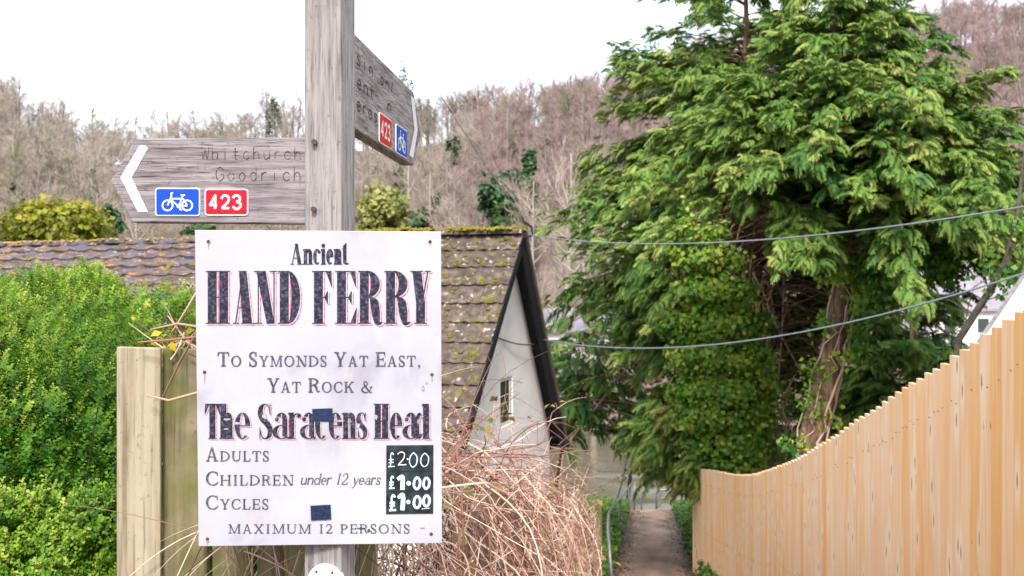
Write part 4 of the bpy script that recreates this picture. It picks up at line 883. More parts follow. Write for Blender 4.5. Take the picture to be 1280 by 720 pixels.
def conifer(name, label, axis, prof, nb, spl, tint, trunk_r, dens=15, rise=(.1,.65), gap=None, crown_mat=None, group=None, zmin=None, az=None, up=0, start=.3, clear=None):
    '''axis = [(x,y,z)...] trunk line from the ground up; prof = [(z, bough length)]; boughs nb'''
    ax = [Vector(p) for p in axis]; zs = [p.z for p in ax]
    root = empty(name, ax[0], label, 'tree', group)
    at = lambda z: Vector((float(np.interp(z, zs, [p.x for p in ax])), float(np.interp(z, zs, [p.y for p in ax])), z))
    tq = QB(); n = 26; zz = np.linspace(zs[0], zs[-1], n)
    m_ = MB(); pts = [at(z)+Vector((rs.normal(0,.012), rs.normal(0,.012), 0)) for z in zz]
    m_.tube(pts, [trunk_r*((1-i/n)**1.35*.95+.04)*(1+.5*math.exp(-i*1.1)) for i in range(n)], 12); 
    z0, z1 = prof[0][0], prof[-1][0]; wts = np.array([max(.15, interp(z, prof)) for z in np.linspace(z0,z1,60)]); wts /= wts.sum()
    C = [[] for _ in SPRAYS]
    for i in range(nb):
        z = float(rs.choice(np.linspace(z0,z1,60), p=wts))+rs.uniform(-.05,.05); L = interp(z, prof)*(rs.uniform(.72,1.0) if rs.random() < .72 else rs.uniform(1.0,1.24))
        a_ = rs.uniform(0, 2*math.pi) if az is None else rs.normal(az[0], az[1])
        d_ = Vector((math.cos(a_), math.sin(a_), 0)); r_ = rs.uniform(*rise)+up; dr = rs.uniform(.25,.55)
        p0 = at(z-L*.12); f_ = lambda s_: p0+d_*(s_*L)+Vector((0,0,L*(r_*s_-dr*s_*s_)))
        m_.tube([f_(k/5) for k in range(6)], [.014*L**.5*(1-k/5.5) for k in range(6)], 4, cap=False)
        bt_ = rs.normal(0,.09)
        for k in range(max(4,int(L*dens*(1-start)*1.3))):
            s_ = start+(1-start)*rs.random()**.75; p = f_(s_); tng = f_(min(1,s_+.04))-f_(s_-.04); tng.normalize()
            sgn = rs.choice((-1,1)); sw = rs.normal(0,.55) if s_ > .85 else sgn*rs.uniform(.35,1.25); hd = Matrix.Rotation(sw,3,'Z')@tng; hd.z += rs.uniform(-.22,.5)
            off = Vector((rs.normal(0,.05), rs.normal(0,.05), rs.normal(.02,.07)))*L*.5
            pp_ = p+off+hd*spl*.5
            if clear and clear(640+1280*pp_.x/pp_.y, 360-(pp_.z-EYE)/pp_.y*1280, pp_.y): continue
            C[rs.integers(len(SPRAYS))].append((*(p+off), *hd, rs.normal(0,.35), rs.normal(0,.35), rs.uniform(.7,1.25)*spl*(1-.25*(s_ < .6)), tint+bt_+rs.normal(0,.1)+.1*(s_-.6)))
    m_.build('trunk', M_BARK, root, smooth=True)
    q_ = QB()
    for i, c_ in enumerate(C):
        if not c_: continue
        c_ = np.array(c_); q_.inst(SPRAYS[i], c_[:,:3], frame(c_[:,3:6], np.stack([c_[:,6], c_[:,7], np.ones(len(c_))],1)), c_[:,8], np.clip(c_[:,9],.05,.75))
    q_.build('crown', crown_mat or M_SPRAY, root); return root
def zat(py, d): return EYE-(py-360)/1280*d
def axp(lst): return [tuple(P(x,y,d)) for x,y,d in lst]
# right hand tree with the leaning trunk
d1 = 11.8; gz = ground(0,d1)-.15
conifer('cypress_tree', 'large bright green cypress with leaning bare reddish trunk behind the timber fence', [tuple(P(985,0,d1)[:2])+(gz,)]+axp([(1008,570,d1),(1045,420,d1),(1060,300,d1),(1042,60,d1),(1030,-170,d1)]),
  [(zat(285,d1),1.9),(zat(260,d1),2.1),(zat(220,d1),1.95),(zat(150,d1),1.65),(zat(70,d1),.9),(zat(10,d1),.65),(zat(-120,d1),.3)], 300, .275, .44, .22, 37, start=.15, clear=lambda x,y,d: (y > 335 and 985 < x < 1100) or (835 < x < 962 and y > 252+22*math.sin(x*.13)))
d2 = 17.3; gz = ground(0,d2)-.15
conifer('cypress_tree', 'tall dark cypress with ivy covered trunk above the far end of the timber fence', [tuple(P(952,0,d2)[:2])+(gz,)]+axp([(955,560,d2),(945,400,d2),(935,200,d2),(930,-150,d2)]),
  [(zat(480,d2),1.6),(zat(410,d2),2.5),(zat(330,d2),3.05),(zat(250,d2),2.8),(zat(150,d2),2.3),(zat(60,d2),1.75),(zat(0,d2),1.25),(zat(-90,d2),.8)], 400, .31, .46, .24, 26, start=.15, clear=lambda x,y,d: (240 < y < 600 and 838+12*math.sin(y*.09) < x < 982 and d < 17) or (y > 330 and 975 < x < 1100 and d < 17.3) or (x < 765 and y > 385))
d3 = 15.9
conifer('cypress_tree', 'low spreading cypress bough bush overhanging the end of the timber fence by the path', [tuple(P(905,0,d3+.4)[:2])+(ground(0,17)-.1,)]+axp([(880,560,d3+.3),(865,470,d3+.3)]),
  [(zat(590,d3),.7),(zat(560,d3),1.0),(zat(520,d3),1.0),(zat(475,d3),.5)], 85, .42, .56, .07, 20, (.1,.5))
d4 = 15.2
conifer('cypress_tree', 'shadowy cypress behind the leaning trunk and the middle of the timber fence', [tuple(P(1140,0,d4)[:2])+(ground(0,d4)-.1,)]+axp([(1140,500,d4),(1140,330,d4),(1140,250,d4)]),
  [(zat(560,d4),.9),(zat(480,d4),1.0),(zat(400,d4),.9),(zat(330,d4),.5)], 90, .44, .34, .07, 15)
d5 = 14.6
conifer('cypress_tree', 'slender cypress spire rising behind the right shoulder of the big cypress', [tuple(P(1140,0,d5)[:2])+(ground(0,d5)-.1,)]+axp([(1140,300,d5),(1145,100,d5),(1150,-20,d5)]),
  [(zat(260,d5),1.3),(zat(190,d5),1.1),(zat(120,d5),.75),(zat(60,d5),.4),(zat(0,d5),.2)], 110, .4, .34, .06, 17, start=.1)
d7 = 13.6
conifer('cypress_tree', 'cypress crown overhanging the right edge of the picture above the neighbour gable', [tuple(P(1275,0,d7)[:2])+(ground(0,d7)-.1,)]+axp([(1275,300,d7),(1275,150,d7)]),
  [(zat(300,d7),.75),(zat(240,d7),.8),(zat(190,d7),.5),(zat(150,d7),.2)], 55, .38, .46, .06, 15)
d6 = 21
conifer('cypress_tree', 'sparse dark conifer with bare drooping twigs beside the river end of the path', [tuple(P(688,0,d6)[:2])+(ground(0,d6)-.2,)]+axp([(700,570,d6),(752,440,d6),(768,330,d6)]),
  [(zat(530,d6),.9),(zat(490,d6),1.4),(zat(450,d6),1.55),(zat(400,d6),1.5),(zat(345,d6),.8)], 95, .5, .32, .07, 8, (-.1,.25))
d8 = 20
conifer('cypress_tree', 'dark cypress deep in the gap between the ivy mass and the leaning trunk', [tuple(P(1020,0,d8)[:2])+(ground(0,d8)-.1,)]+axp([(1020,500,d8),(1020,200,d8)]),
  [(zat(600,d8),1.2),(zat(500,d8),1.5),(zat(400,d8),1.5),(zat(300,d8),1.4),(zat(210,d8),.8)], 270, .3, .5, .12, 14, start=.05)
# bare twigs with dead leaves hanging in front of the sparse conifer
tw = empty('bare_shrub', P(800,700,19.5), 'bare twiggy branches with a few dead orange leaves hanging over the path', 'shrub'); tq = QB(); lp = []
for i in range(12):
    p = P(rb.uniform(770,830), rb.uniform(430,590), 19.6+rb.random()*.5); pts = cane(tq, p, Vector((rb.uniform(-1,-.4), rb.gauss(0,.4), rb.uniform(-.1,.35))), rb.uniform(.8,1.9), rb.uniform(.2,.7), .009, .05, rb.uniform(.3,.9))
    for q_ in pts[3:]:
        cane(tq, q_, Vector((rb.uniform(-1,.2), rb.gauss(0,.5), rb.gauss(0,.5))), rb.uniform(.2,.5), 1, .004, .08, rb.uniform(.3,.9), 4)
        if p.z < 0 and rb.random() < .22: lp += [q_+Vector((rb.gauss(0,.06),rb.gauss(0,.06),rb.gauss(-.04,.05))) for _ in range(4)]
tq.tube([tuple(P(690,0,19.8)[:2])+(ground(0,19.8)-.1,), tuple(P(705,560,19.8)), tuple(P(800,440,19.8))], [.03,.025,.015], 6, .4)
tq.build('branches', M_CANE, tw, smooth=True); lq = QB(); leaves_at(lq, lp, .085); lq.build('dead_leaves', leaf('dead_leaf', [(0,(.3,.13,.05)),(1,(.5,.28,.12))], .3), tw)

# ------------------------------------------------------------------ ivy
M_IVY = leaf('ivy_leaf', [(0,(.015,.06,.012)),(.35,(.05,.16,.022)),(.65,(.13,.29,.03)),(.85,(.28,.4,.035)),(1,(.44,.48,.07))], .35, .45, .4)
ri = np.random.default_rng(77)
def ivy_leaf():
    V = np.array([(0,0,0),(.42,-.5,.07),(1,0,-.12),(.42,.5,.07)]); return V, np.array([[0,1,2,3]]), np.zeros(4)
IV = ivy_leaf()
def ivy_fill(qb, blobs, size, base):
    'leaf clumps on the outside of ellipsoids (centre, radii, count)'
    for c_, rr_, k in blobs:
        nc = max(3, k//26); dv = ri.normal(0,1,(nc,3)); dv[:,1] -= .45; dv /= np.linalg.norm(dv,axis=1,keepdims=True)
        cen = np.array(c_)+dv*np.array(rr_)*ri.uniform(.72,1.08,(nc,1)); idx = ri.integers(0,nc,k); ct = ri.normal(0,.13,nc)
        pos = cen[idx]+ri.normal(0,1,(k,3))*np.array([.085,.085,.065]); nrm_ = dv[idx]*.9+ri.normal(0,.45,(k,3))+np.array([0,-.2,.55])
        hd = np.cross(nrm_, ri.normal(0,1,(k,3))); hd[:,2] -= .5; qb.inst(IV, pos, frame(hd, nrm_), ri.uniform(.6,1.2,k)*size, np.clip(base+ct[idx]+ri.normal(0,.1,k),0,1))
iv = empty('ivy', P(915,640,16.5), 'mass of glossy bright green ivy on the trunk behind the far fence end', 'ivy'); q_ = QB(); dI = 15.3
bl = []
for y, x0, x1, k in ((250,845,890,420),(285,842,905,620),(325,842,925,800),(365,838,950,1000),(405,835,965,1200),(445,835,972,1300),(485,838,978,1300),(520,845,975,1150),(555,860,965,900),(585,880,950,500)):
    c_ = P((x0+x1)/2,y,dI); bl.append((tuple(c_), ((x1-x0)/2560*dI, .38, .24), int(k*1.9)))
ivy_fill(q_, bl, .08, .74); q_.build('leaves', M_IVY, iv)
sq = QB()
for i in range(16):
    x = rb.uniform(935,985); pts = [P(x+rb.gauss(0,10)+(y-600)*.03, y, 16.9+rb.gauss(0,.05)) for y in range(660,330,-40)]; sq.tube([list(p) for p in pts], [.012]*len(pts), 5, rb.random())
sq.build('stems', M_CANE, iv, smooth=True)
iv2 = empty('ivy', P(1010,620,11.6), 'ivy stems and yellowish leaves on the leaning cypress trunk', 'ivy'); q_ = QB(); bl = []
def t1(y): return interp(y, [(300,1062),(420,1045),(570,1008),(640,995)])
for y, dx, w_, k in ((335,5,40,420),(350,35,28,260),(385,24,9,90),(415,27,10,110),(440,20,9,80),(470,-16,9,80),(500,-18,10,70),(520,16,9,60),(545,-22,10,90),(560,24,9,60),(400,-20,8,60)): bl.append((tuple(P(t1(y)+dx,y,11.58)), (w_/1280*11.6,.08,.12), k))
ivy_fill(q_, bl, .062, .68); q_.build('leaves', M_IVY, iv2); sq = QB()
for i in range(6):
    ph = rb.uniform(0,6.3); pts = []
    for k in range(22):
        y = 640-k*15; an = ph+k*rb.uniform(.05,.16); r_ = .2*(1-k*.012); c_ = P(t1(y),y,11.8); pts.append(c_+Vector((math.cos(an)*r_, -abs(math.sin(an))*r_, 0)))
    sq.tube([list(p) for p in pts], [rb.uniform(.006,.014)]*22, 5, rb.uniform(.3,.8))
sq.build('stems', M_CANE, iv2, smooth=True)
iv3 = empty('ivy', P(1165,470,14), 'patch of bright ivy leaves among cypress boughs right of the leaning trunk', 'ivy'); q_ = QB()
ivy_fill(q_, [(tuple(P(1165,330,11.2)),(.3,.2,.18),700),(tuple(P(1120,345,11.3)),(.28,.2,.2),500),(tuple(P(1190,300,11.3)),(.15,.15,.12),250),(tuple(P(1095,370,11.4)),(.2,.2,.2),300)], .065, .5)
q_.build('leaves', M_IVY, iv3); sq = QB(); sq.tube([tuple(P(1085,400,11.6)), tuple(P(1120,350,11.4)), tuple(P(1165,330,11.3)), tuple(P(1200,296,11.3))], [.015,.014,.01,.006], 5, .4); sq.build('stems', M_CANE, iv3, smooth=True)
# bare climbing stem against the neighbour gable
st = empty('bare_tree', P(1195,450,8.6), 'thin bare leaning trunk with ivy beside the white gable at the right edge', 'tree'); sq = QB()
sq.tube([tuple(P(1180,450,8.9)[:2])+(ground(0,9)-.1,), tuple(P(1198,425,8.8)), tuple(P(1232,372,8.6)), tuple(P(1258,325,8.5)), tuple(P(1272,270,8.5)), tuple(P(1280,190,8.5))], [.05,.034,.03,.026,.02,.01], 7, .05)
for i in range(22):
    y = rb.uniform(250,420); cane(sq, P(interp(y,[(190,1280),(270,1272),(325,1258),(372,1232),(425,1198)]), y, 8.55), Vector((rb.gauss(-.2,1), rb.gauss(0,.5), rb.gauss(.4,.7))), rb.uniform(.15,.5), 1, .006, .08, rb.uniform(.2,.8), 6)
sq.build('trunk', plain('grey_bark', (.1,.085,.065), .9, .3, 20), st, smooth=True); q_ = QB(); ivy_fill(q_, [(tuple(P(1254,335,8.5)),(.09,.08,.2),150),(tuple(P(1274,270,8.5)),(.07,.08,.25),120)], .055, .4); q_.build('leaves', M_IVY, st)

# ------------------------------------------------------------------ undergrowth, leaf litter, weeds by the path
M_WEED = leaf('weed_leaf', [(0,(.02,.06,.012)),(.5,(.075,.17,.022)),(1,(.26,.33,.04))], .3)
ug = QB()
def weeds(k, fx0, fx1, y0, y1, hmax, size, base):
    y = ri.uniform(0,1,k)**.8*(y1-y0)+y0; u = ri.uniform(0,1,k); x = np.array([path_c(yy)+fx0(yy)*(1-uu)+fx1(yy)*uu for yy, uu in zip(y,u)])
    hh = np.array([abs(math.sin(xx*5+yy*3))*.6+.4 for xx, yy in zip(x,y)])*ri.uniform(0,1,k)**.7*hmax; z = np.array([ground(0,yy) for yy in y])+hh
    nrm_ = ri.normal(0,.5,(k,3))+np.array([0,-.3,1]); ug.inst(IV, np.stack([x,y,z],1), frame(ri.normal(0,1,(k,3)), nrm_), ri.uniform(.6,1.3,k)*size, np.clip(base+.25*hh/hmax+ri.normal(0,.16,k),0,1))
weeds(7000, lambda y: -.66, lambda y: -1.5, 9.6, 31.5, .42, .08, .3)
weeds(5000, lambda y: .66, lambda y: max(.75, fx(min(y,15.8))-path_c(y)-.02) if y < 15.8 else 1.3, 12.5, 31.5, .36, .075, .2)
weeds(2500, lambda y: .62, lambda y: .95, 15.2, 22, .55, .08, .25)
weeds(5000, lambda y: 1.0, lambda y: 5, 15.9, 31, .6, .12, .2); weeds(5000, lambda y: -1.4, lambda y: -6, 15, 33, .5, .12, .3)
tag(ug.build('undergrowth', M_WEED), kind='stuff')
lt = QB(); k = 2600; y = ri.uniform(8,31,k); x = np.array([path_c(yy) for yy in y])+ri.choice((-1,1),k)*(.62-np.abs(ri.normal(0,.16,k))); z = np.array([ground(0,yy) for yy in y])+.055
lt.inst(IV, np.stack([x,y,z],1), frame(ri.normal(0,1,(k,3))*[1,1,.1], ri.normal(0,.25,(k,3))+[0,0,1]), ri.uniform(.03,.06,k), ri.random(k)); tag(lt.build('leaf_litter', leaf('fallen_leaf', [(0,(.05,.025,.016)),(.6,(.13,.07,.04)),(1,(.26,.16,.09))], 0)), kind='stuff')

# ------------------------------------------------------------------ handrail, barrier and cable post at the river end
M_GALV = plain('galvanised_pipe', (.2,.2,.205), .45, .12, 30, .5); M_GREEN = plain('dark_green_post', (.018,.04,.03), .5, .2)
hr = empty('handrail', P(766,735,14), 'grey galvanised pipe handrail running down the left edge of the path', 'handrail'); g0 = lambda d: ground(0,d)
top = [P(766,740,13.7), P(760,662,14.2), P(761,642,14.9), P(764,636,16), P(776,623,22), P(791,602,31)]
mb = MB(); mb.tube(top, [.026,.024,.022,.022,.022,.024], 9); mb.tube([P(791,602,31), P(802,629,31.3), P(802,645,31.3)], .022, 7); mb.build('rail', M_GALV, hr, smooth=True)
for px, py, d in ((775,624,21.5),(793,602,31),(786,609,28)):
    mb = MB(); p = P(px,py,d); mb.tube([p, Vector((p.x,p.y,g0(d)-.1))], .026, 8); mb.build('rail_post', M_GALV, hr, smooth=True)
hb = empty('barrier', P(838,640,32.6), 'short galvanised hoop barrier at the river end of the path', 'barrier')
mb = MB(); mb.tube([P(820.5,650,32.6), P(820.5,617,32.6), P(822,613.5,32.6), P(828,612.5,32.6), P(858,611,32.6), P(858,650,32.6)], .032, 8); mb.build('hoop', M_GALV, hb, smooth=True)
for y in (621,628):
    mb = MB(); mb.tube([P(820.5,y,32.6), P(858,y-1,32.6)], .012, 6); mb.build('bar', M_GALV, hb)
mb = MB(); mb.tube([P(823,622,32.55), P(828,614,32.55)], .03, 6); mb.tube([P(823,634,32.55), P(827,627,32.55)], .03, 6); mb.build('bracket', M_GALV, hb)
cp = empty('cable_post', P(781,660,30.5), 'dark green leaning iron post by the handrail at the river end of the path', 'post')
mb = MB(); mb.tube([P(781,662,30.5), P(791,565,30.5), P(798,495,30.5)], [.062,.055,.05], 10); mb.build('post', M_GREEN, cp, smooth=True)
ch = MB(); a_, b_ = P(770,628,30.2), P(791,520,30.4); pr = None
for k in range(64):
    u = k/63; p = a_.lerp(b_,u)+Vector((0,0,-.35*math.sin(math.pi*u)))
    q2 = a_.lerp(b_,(k+1.1)/63)+Vector((0,0,-.35*math.sin(math.pi*(k+1.1)/63))); ch.beam(p, q2, .05 if k % 2 else .016, .016 if k % 2 else .05, (1,0,0))
tag(ch.build('chain', M_GREEN), 'dark hanging chain beside the leaning green post', 'chain')
# ------------------------------------------------------------------ overhead cables
M_CABLE = plain('grey_cable', (.2,.22,.25), .5, .1); M_CABLED = plain('thin_dark_cable', (.1,.09,.09), .6, .1)
def cable(p, q_, sag_, rad, mat, label, n=40):
    mb = MB(); mb.tube([p.lerp(q_,k/n)+Vector((0,0,-sag_*4*(k/n)*(1-k/n))) for k in range(n+1)], rad, 6); tag(mb.build('overhead_cable', mat, smooth=True), label, 'cable')
cable(P(658,293,12), P(1420,233,5.6), .2, .006, M_CABLE, 'upper grey overhead cable crossing in front of the cypress')
cable(P(676,424,13), P(1400,300,7), .36, .0075, M_CABLE, 'lower grey overhead cable running from the cottage bracket past the ivy')
cable(P(660,286,12), P(470,-10,9), .03, .0028, M_CABLED, 'thin dark cable rising from the cottage apex into the sky')
cable(P(612,417,11.2), P(672,430,13.05), .05, .009, M_CABLED, 'short cable clipped across the white cottage gable', 12)

# ------------------------------------------------------------------ the far bank: houses
M_SLATE2 = plain('slate_roof', (.26,.23,.27), .8, .15, .8); M_FARWALL = plain('far_white_wall', (.7,.68,.68), .8, .06, .6); M_WIND = plain('far_window', (.06,.07,.08), .2, .2)
def far_house(label, c_, wd, dp_, hw, hr_, yaw, wins):
    root = empty('house', c_, label, 'house'); M_ = Matrix.Rotation(yaw,3,'Z'); T_ = lambda x,y,z: Vector(c_)+M_@Vector((x,y,z))
    mb = MB(); mb.prism([T_(-wd/2,-dp_/2,-1.5), T_(wd/2,-dp_/2,-1.5), T_(wd/2,-dp_/2,hw), T_(-wd/2,-dp_/2,hw)], M_@Vector((0,dp_,0)))
    for s_ in (-1,1): mb.poly([T_(s_*wd/2,-dp_/2,hw), T_(s_*wd/2,dp_/2,hw), T_(s_*wd/2,0,hw+hr_)])
    mb.build('wall', M_FARWALL, root); e_ = .35
    mb = MB()
    for s_ in (-1,1): mb.prism([T_(-wd/2-e_,s_*(dp_/2+e_),hw-.15), T_(wd/2+e_,s_*(dp_/2+e_),hw-.15), T_(wd/2+e_,0,hw+hr_+.05), T_(-wd/2-e_,0,hw+hr_+.05)], (0,0,.18))
    rf_ = mb.build('roof', M_SLATE2, root); mb = MB(); mb.box(T_(wd*.28,0,hw+hr_+.4), .8, .6, 1.5, yaw); mb.build('chimney', M_FARWALL, rf_)
    for x, z, ww, wh in wins:
        mb = MB(); mb.box(T_(x,-dp_/2-.02,z), ww+.2, .06, wh+.2, yaw); f_ = mb.build('window', M_FARWALL, root); mb = MB(); mb.box(T_(x,-dp_/2-.06,z), ww, .05, wh, yaw); mb.build('pane', M_WIND, f_)
p = P(1205,460,86); far_house('white house with long purple grey slate roof across the river at the right', (p.x,p.y,hill(p.x,p.y)), 9, 6, 5.2, 3.6, R(4), [(-2.8,3.9,.9,1.1),(0,3.9,.9,1.1),(2.8,3.9,.9,1.1),(-2.8,1.5,1,1.2),(2.8,1.5,1,1.2)])
p = P(716,455,86); far_house('low white house across the river beyond the black bargeboard', (p.x,p.y,hill(p.x,p.y)), 7, 5, 3.4, 1.6, R(-4), [(-1.6,2.2,.9,1),(1.4,2.2,.9,1)])
# ------------------------------------------------------------------ the wooded hill
rw = np.random.default_rng(9); rt = random.Random(17)
def bare_proto(h, spread, limbs, upr, tw):
    'leafless tree: trunk, limbs, branches and fine twigs, all as narrow quads'
    q_ = QB(); V = []; F = []; T = []
    def strip(p, q2, w0, w1, t_):
        d_ = q2-p; sd = d_.cross(Vector((rt.gauss(0,1),rt.gauss(0,1),rt.gauss(0,1)))).normalized(); n = len(V); V.extend([list(p-sd*w0), list(p+sd*w0), list(q2+sd*w1), list(q2-sd*w1)]); F.append([n,n+1,n+2,n+3]); T.extend([t_]*4)
    lean = Vector((rt.gauss(0,.05),rt.gauss(0,.05),1)); tr = lambda z: Vector((lean.x*z+.12*math.sin(z*.7), lean.y*z, z))
    q_.tube([list(tr(h*k/6)) for k in range(7)], [.17*(1-k/7)+.02 for k in range(7)], 5, .12)
    for i in range(limbs):
        z = h*rt.uniform(.28,.92); a_ = rt.uniform(0,6.28); L = spread*rt.uniform(.6,1.1)*(1.15-.55*z/h); d_ = Vector((math.cos(a_),math.sin(a_),upr*rt.uniform(.6,1.4))).normalized(); p = tr(z); pts = [p]
        for k in range(4): d_ = (d_+Vector((rt.gauss(0,.16),rt.gauss(0,.16),.1))).normalized(); pts.append(pts[-1]+d_*L/4)
        q_.tube([list(x) for x in pts], [.06,.05,.036,.024,.01], 3, .2)
        for j in range(7):
            u = rt.uniform(.25,1); k = min(3,int(u*4)); b0 = pts[k].lerp(pts[k+1], u*4-k); bd = (pts[k+1]-pts[k]).normalized(); bd = (bd+Vector((rt.gauss(0,.6),rt.gauss(0,.6),rt.gauss(.25,.4)))).normalized(); bl_ = L*rt.uniform(.25,.5); b1 = b0+bd*bl_; strip(b0,b1,.018,.009,.4)
            for k2 in range(tw):
                s_ = b0.lerp(b1, rt.uniform(.2,1)); td = (bd+Vector((rt.gauss(0,.75),rt.gauss(0,.75),rt.gauss(.3,.5)))).normalized(); strip(s_, s_+td*rt.uniform(.35,.95), .013, .004, .62+rt.uniform(-.1,.12))
    q_.add(np.array(V), np.array(F), np.array(T)); return np.concatenate(q_.V), np.concatenate(q_.F), np.concatenate(q_.T)
BARE = [bare_proto(9,4.0,18,.55,9), bare_proto(10.5,3.8,19,.7,9), bare_proto(8,4.0,17,.45,10), bare_proto(10.5,2.8,17,1.1,8), bare_proto(6,2.9,15,.5,8)]
def bare_mat(name, cols): return leaf(name, cols, 0, .9, .1)
M_WOOD1 = bare_mat('bare_twigs_pink', [(0,(.3,.26,.25)),(.2,(.21,.155,.15)),(.5,(.27,.19,.18)),(.75,(.365,.26,.255)),(1,(.45,.34,.335))])
M_WOOD2 = bare_mat('bare_twigs_beige', [(0,(.34,.31,.29)),(.2,(.23,.19,.165)),(.5,(.3,.25,.21)),(.75,(.4,.34,.295)),(1,(.47,.41,.34))])  # twigs lightened in colour to stand for haze over the hillside
M_PALE = bare_mat('pale_bark', [(0,(.4,.35,.31)),(.3,(.35,.29,.25)),(.7,(.33,.26,.225)),(1,(.38,.3,.27))])
def zrot(k):
    a_ = rw.uniform(0,2*math.pi,k); R_ = np.zeros((k,3,3)); R_[:,0,0] = np.cos(a_); R_[:,0,1] = -np.sin(a_); R_[:,1,0] = np.sin(a_); R_[:,1,1] = np.cos(a_); R_[:,2,2] = 1; return R_
def wood(name, us, ds, mat, sc0):
    q_ = QB(); k = len(us); which = rw.integers(0,len(BARE),k); pos = np.array([(u*d, d, hill(u*d,d)-.2) for u, d in zip(us,ds)]); R_ = zrot(k); s_ = rw.uniform(.75,1.15,k)*sc0; dt = rw.normal(0,.09,k)
    for i in range(len(BARE)):
        mk = which == i; q_.inst(BARE[i], pos[mk], R_[mk], s_[mk], dt[mk])
    return tag(q_.build(name, mat), kind='stuff')
def spots(n, u0, u1, d0, d1, keep):
    us = []; ds = []
    while len(us) < n:
        d = math.sqrt(rw.uniform(d0*d0,d1*d1)); u = rw.uniform(u0,u1)
        if keep(u,d): us.append(u); ds.append(d)
    return us, ds
wood('bare_woodland', *spots(330,-.56,-.0,98,208,lambda u,d: True), M_WOOD2, 1.0)
wood('bare_woodland', *spots(560,-.06,.58,98,212,lambda u,d: True ), M_WOOD1, 1.0)
cr = np.linspace(-.56,.56,190); wood('ridge_woodland', list(cr+rw.normal(0,.004,190)), list(205+rw.uniform(-10,9,190)), M_WOOD1, .95)
M_WOOD3 = bare_mat('greenish_twigs', [(0,(.2,.19,.15)),(.3,(.12,.13,.07)),(.6,(.17,.18,.085)),(1,(.27,.27,.14))])
wood('greenish_woodland', *spots(70,-.56,.2,98,205,lambda u,d: math.sin(u*23)+math.sin(d*.09+u*9) > .2), M_WOOD3, .95)
# low scrub on the hillside
sc_q = QB(); us, ds = spots(520,-.56,.2,80,190,lambda u,d: True); pos = np.array([(u*d,d,hill(u*d,d)-2.6) for u,d in zip(us,ds)]); k = len(pos); sc_q.inst(BARE[4], pos, zrot(k), rw.uniform(.5,.95,k), rw.normal(.05,.1,k)); tag(sc_q.build('hillside_scrub', M_WOOD2), kind='stuff')
# individual trees one can pick out
M_FARIVY = leaf('haze_paled_ivy_leaf', [(0,(.04,.06,.035)),(.5,(.075,.105,.05)),(1,(.15,.17,.08))], .2); M_EVG = leaf('evergreen_leaf', [(0,(.012,.04,.018)),(.5,(.03,.085,.03)),(1,(.08,.14,.045))], .2); M_OLIVE = leaf('olive_leaf', [(0,(.09,.12,.03)),(.5,(.2,.22,.06)),(1,(.34,.33,.1))], .25); M_YEL = leaf('golden_conifer_leaf', [(0,(.06,.07,.01)),(.4,(.16,.17,.012)),(.75,(.3,.31,.022)),(1,(.4,.24,.04))], .3)  # far ivy is paled in its colour to paint the distance haze
def leafy(name, label, px, py0, py1, d, wpx, mat, k, size, base=.5, shape='oval', cat='tree', group=None):
    'broad crown of leaf clumps between heights py1 (top) and py0 (bottom)'
    c_ = P(px,(py0+py1)/2,d); h_ = (py0-py1)/2/1280*d; r_ = wpx/2560*d; gz_ = hill(c_.x,d)-.2 if d > 64 else ground(0,d)-.2
    root = empty(name, (c_.x,d,gz_), label, cat, group); mb = MB(); mb.tube([(c_.x,d,gz_),(c_.x,d,c_.z),(c_.x+.05,d,c_.z+h_*.6)],[max(.06,r_*.07),max(.04,r_*.045),.02],7); mb.build('trunk', M_BARK, root, smooth=True)
    q_ = QB(); nc = max(8,k//30); v = rw.normal(0,1,(nc,3)); v /= np.linalg.norm(v,axis=1,keepdims=True); rad = rw.uniform(.45,1.05,nc)**.6
    if shape == 'cone': zz = rw.uniform(-1,1,nc); v = np.stack([v[:,0]*(1.05-zz)/2*1.4, v[:,1]*(1.05-zz)/2*1.4, zz],1)
    cen = np.array(c_)+v*rad[:,None]*np.array([r_,r_,h_]); idx = rw.integers(0,nc,k); ct = rw.normal(0,.14,nc); pos = cen[idx]+rw.normal(0,1,(k,3))*np.array([r_,r_,h_*.8])*.13
    nrm_ = v[idx]+rw.normal(0,.5,(k,3))+np.array([0,-.1,.5]); q_.inst(IV, pos, frame(rw.normal(0,1,(k,3)), nrm_), rw.uniform(.6,1.3,k)*size, np.clip(base+ct[idx]+rw.normal(0,.1,k)+.12*v[idx,2],0,1)); q_.build('crown', mat, root); return root
def bare(name, label, px, py_base, py_top, d, proto, mat, group=None, yaw=0, cat='tree'):
    p = P(px,py_base,d); gz_ = hill(p.x,d)-.2; V, F, T = BARE[proto]; h_ = V[:,2].max(); s_ = (zat(py_top,d)-gz_)/h_; root = empty(name, (p.x,d,gz_), label, cat, group); c_, s2 = math.cos(yaw), math.sin(yaw)
    W = np.stack([V[:,0]*c_-V[:,1]*s2, V[:,0]*s2+V[:,1]*c_, V[:,2]],1)*s_; W[:,:2] *= .8; W = W+np.array([p.x,d,gz_]); wood_ = np.repeat(T[F[:,0]] < .3, 1)
    for nm, mk in (('trunk', wood_), ('crown', ~wood_)):
        f_ = F[mk]; u_, inv = np.unique(f_, return_inverse=True); build_quads(nm, W[u_], inv.reshape(-1,4), T[u_], mat, root)
    return root
leafy('golden_shrub', 'bushy golden green conifer shrub beyond the lichen spotted roof at the left', 72, 330, 252, 24, 130, M_YEL, 5200, .13, .5, cat='shrub'); leafy('golden_shrub', 'smaller golden shrub at the left edge of the picture beyond the lichen spotted roof', -4, 335, 282, 24.5, 56, M_YEL, 1600, .13, .4, cat='shrub')
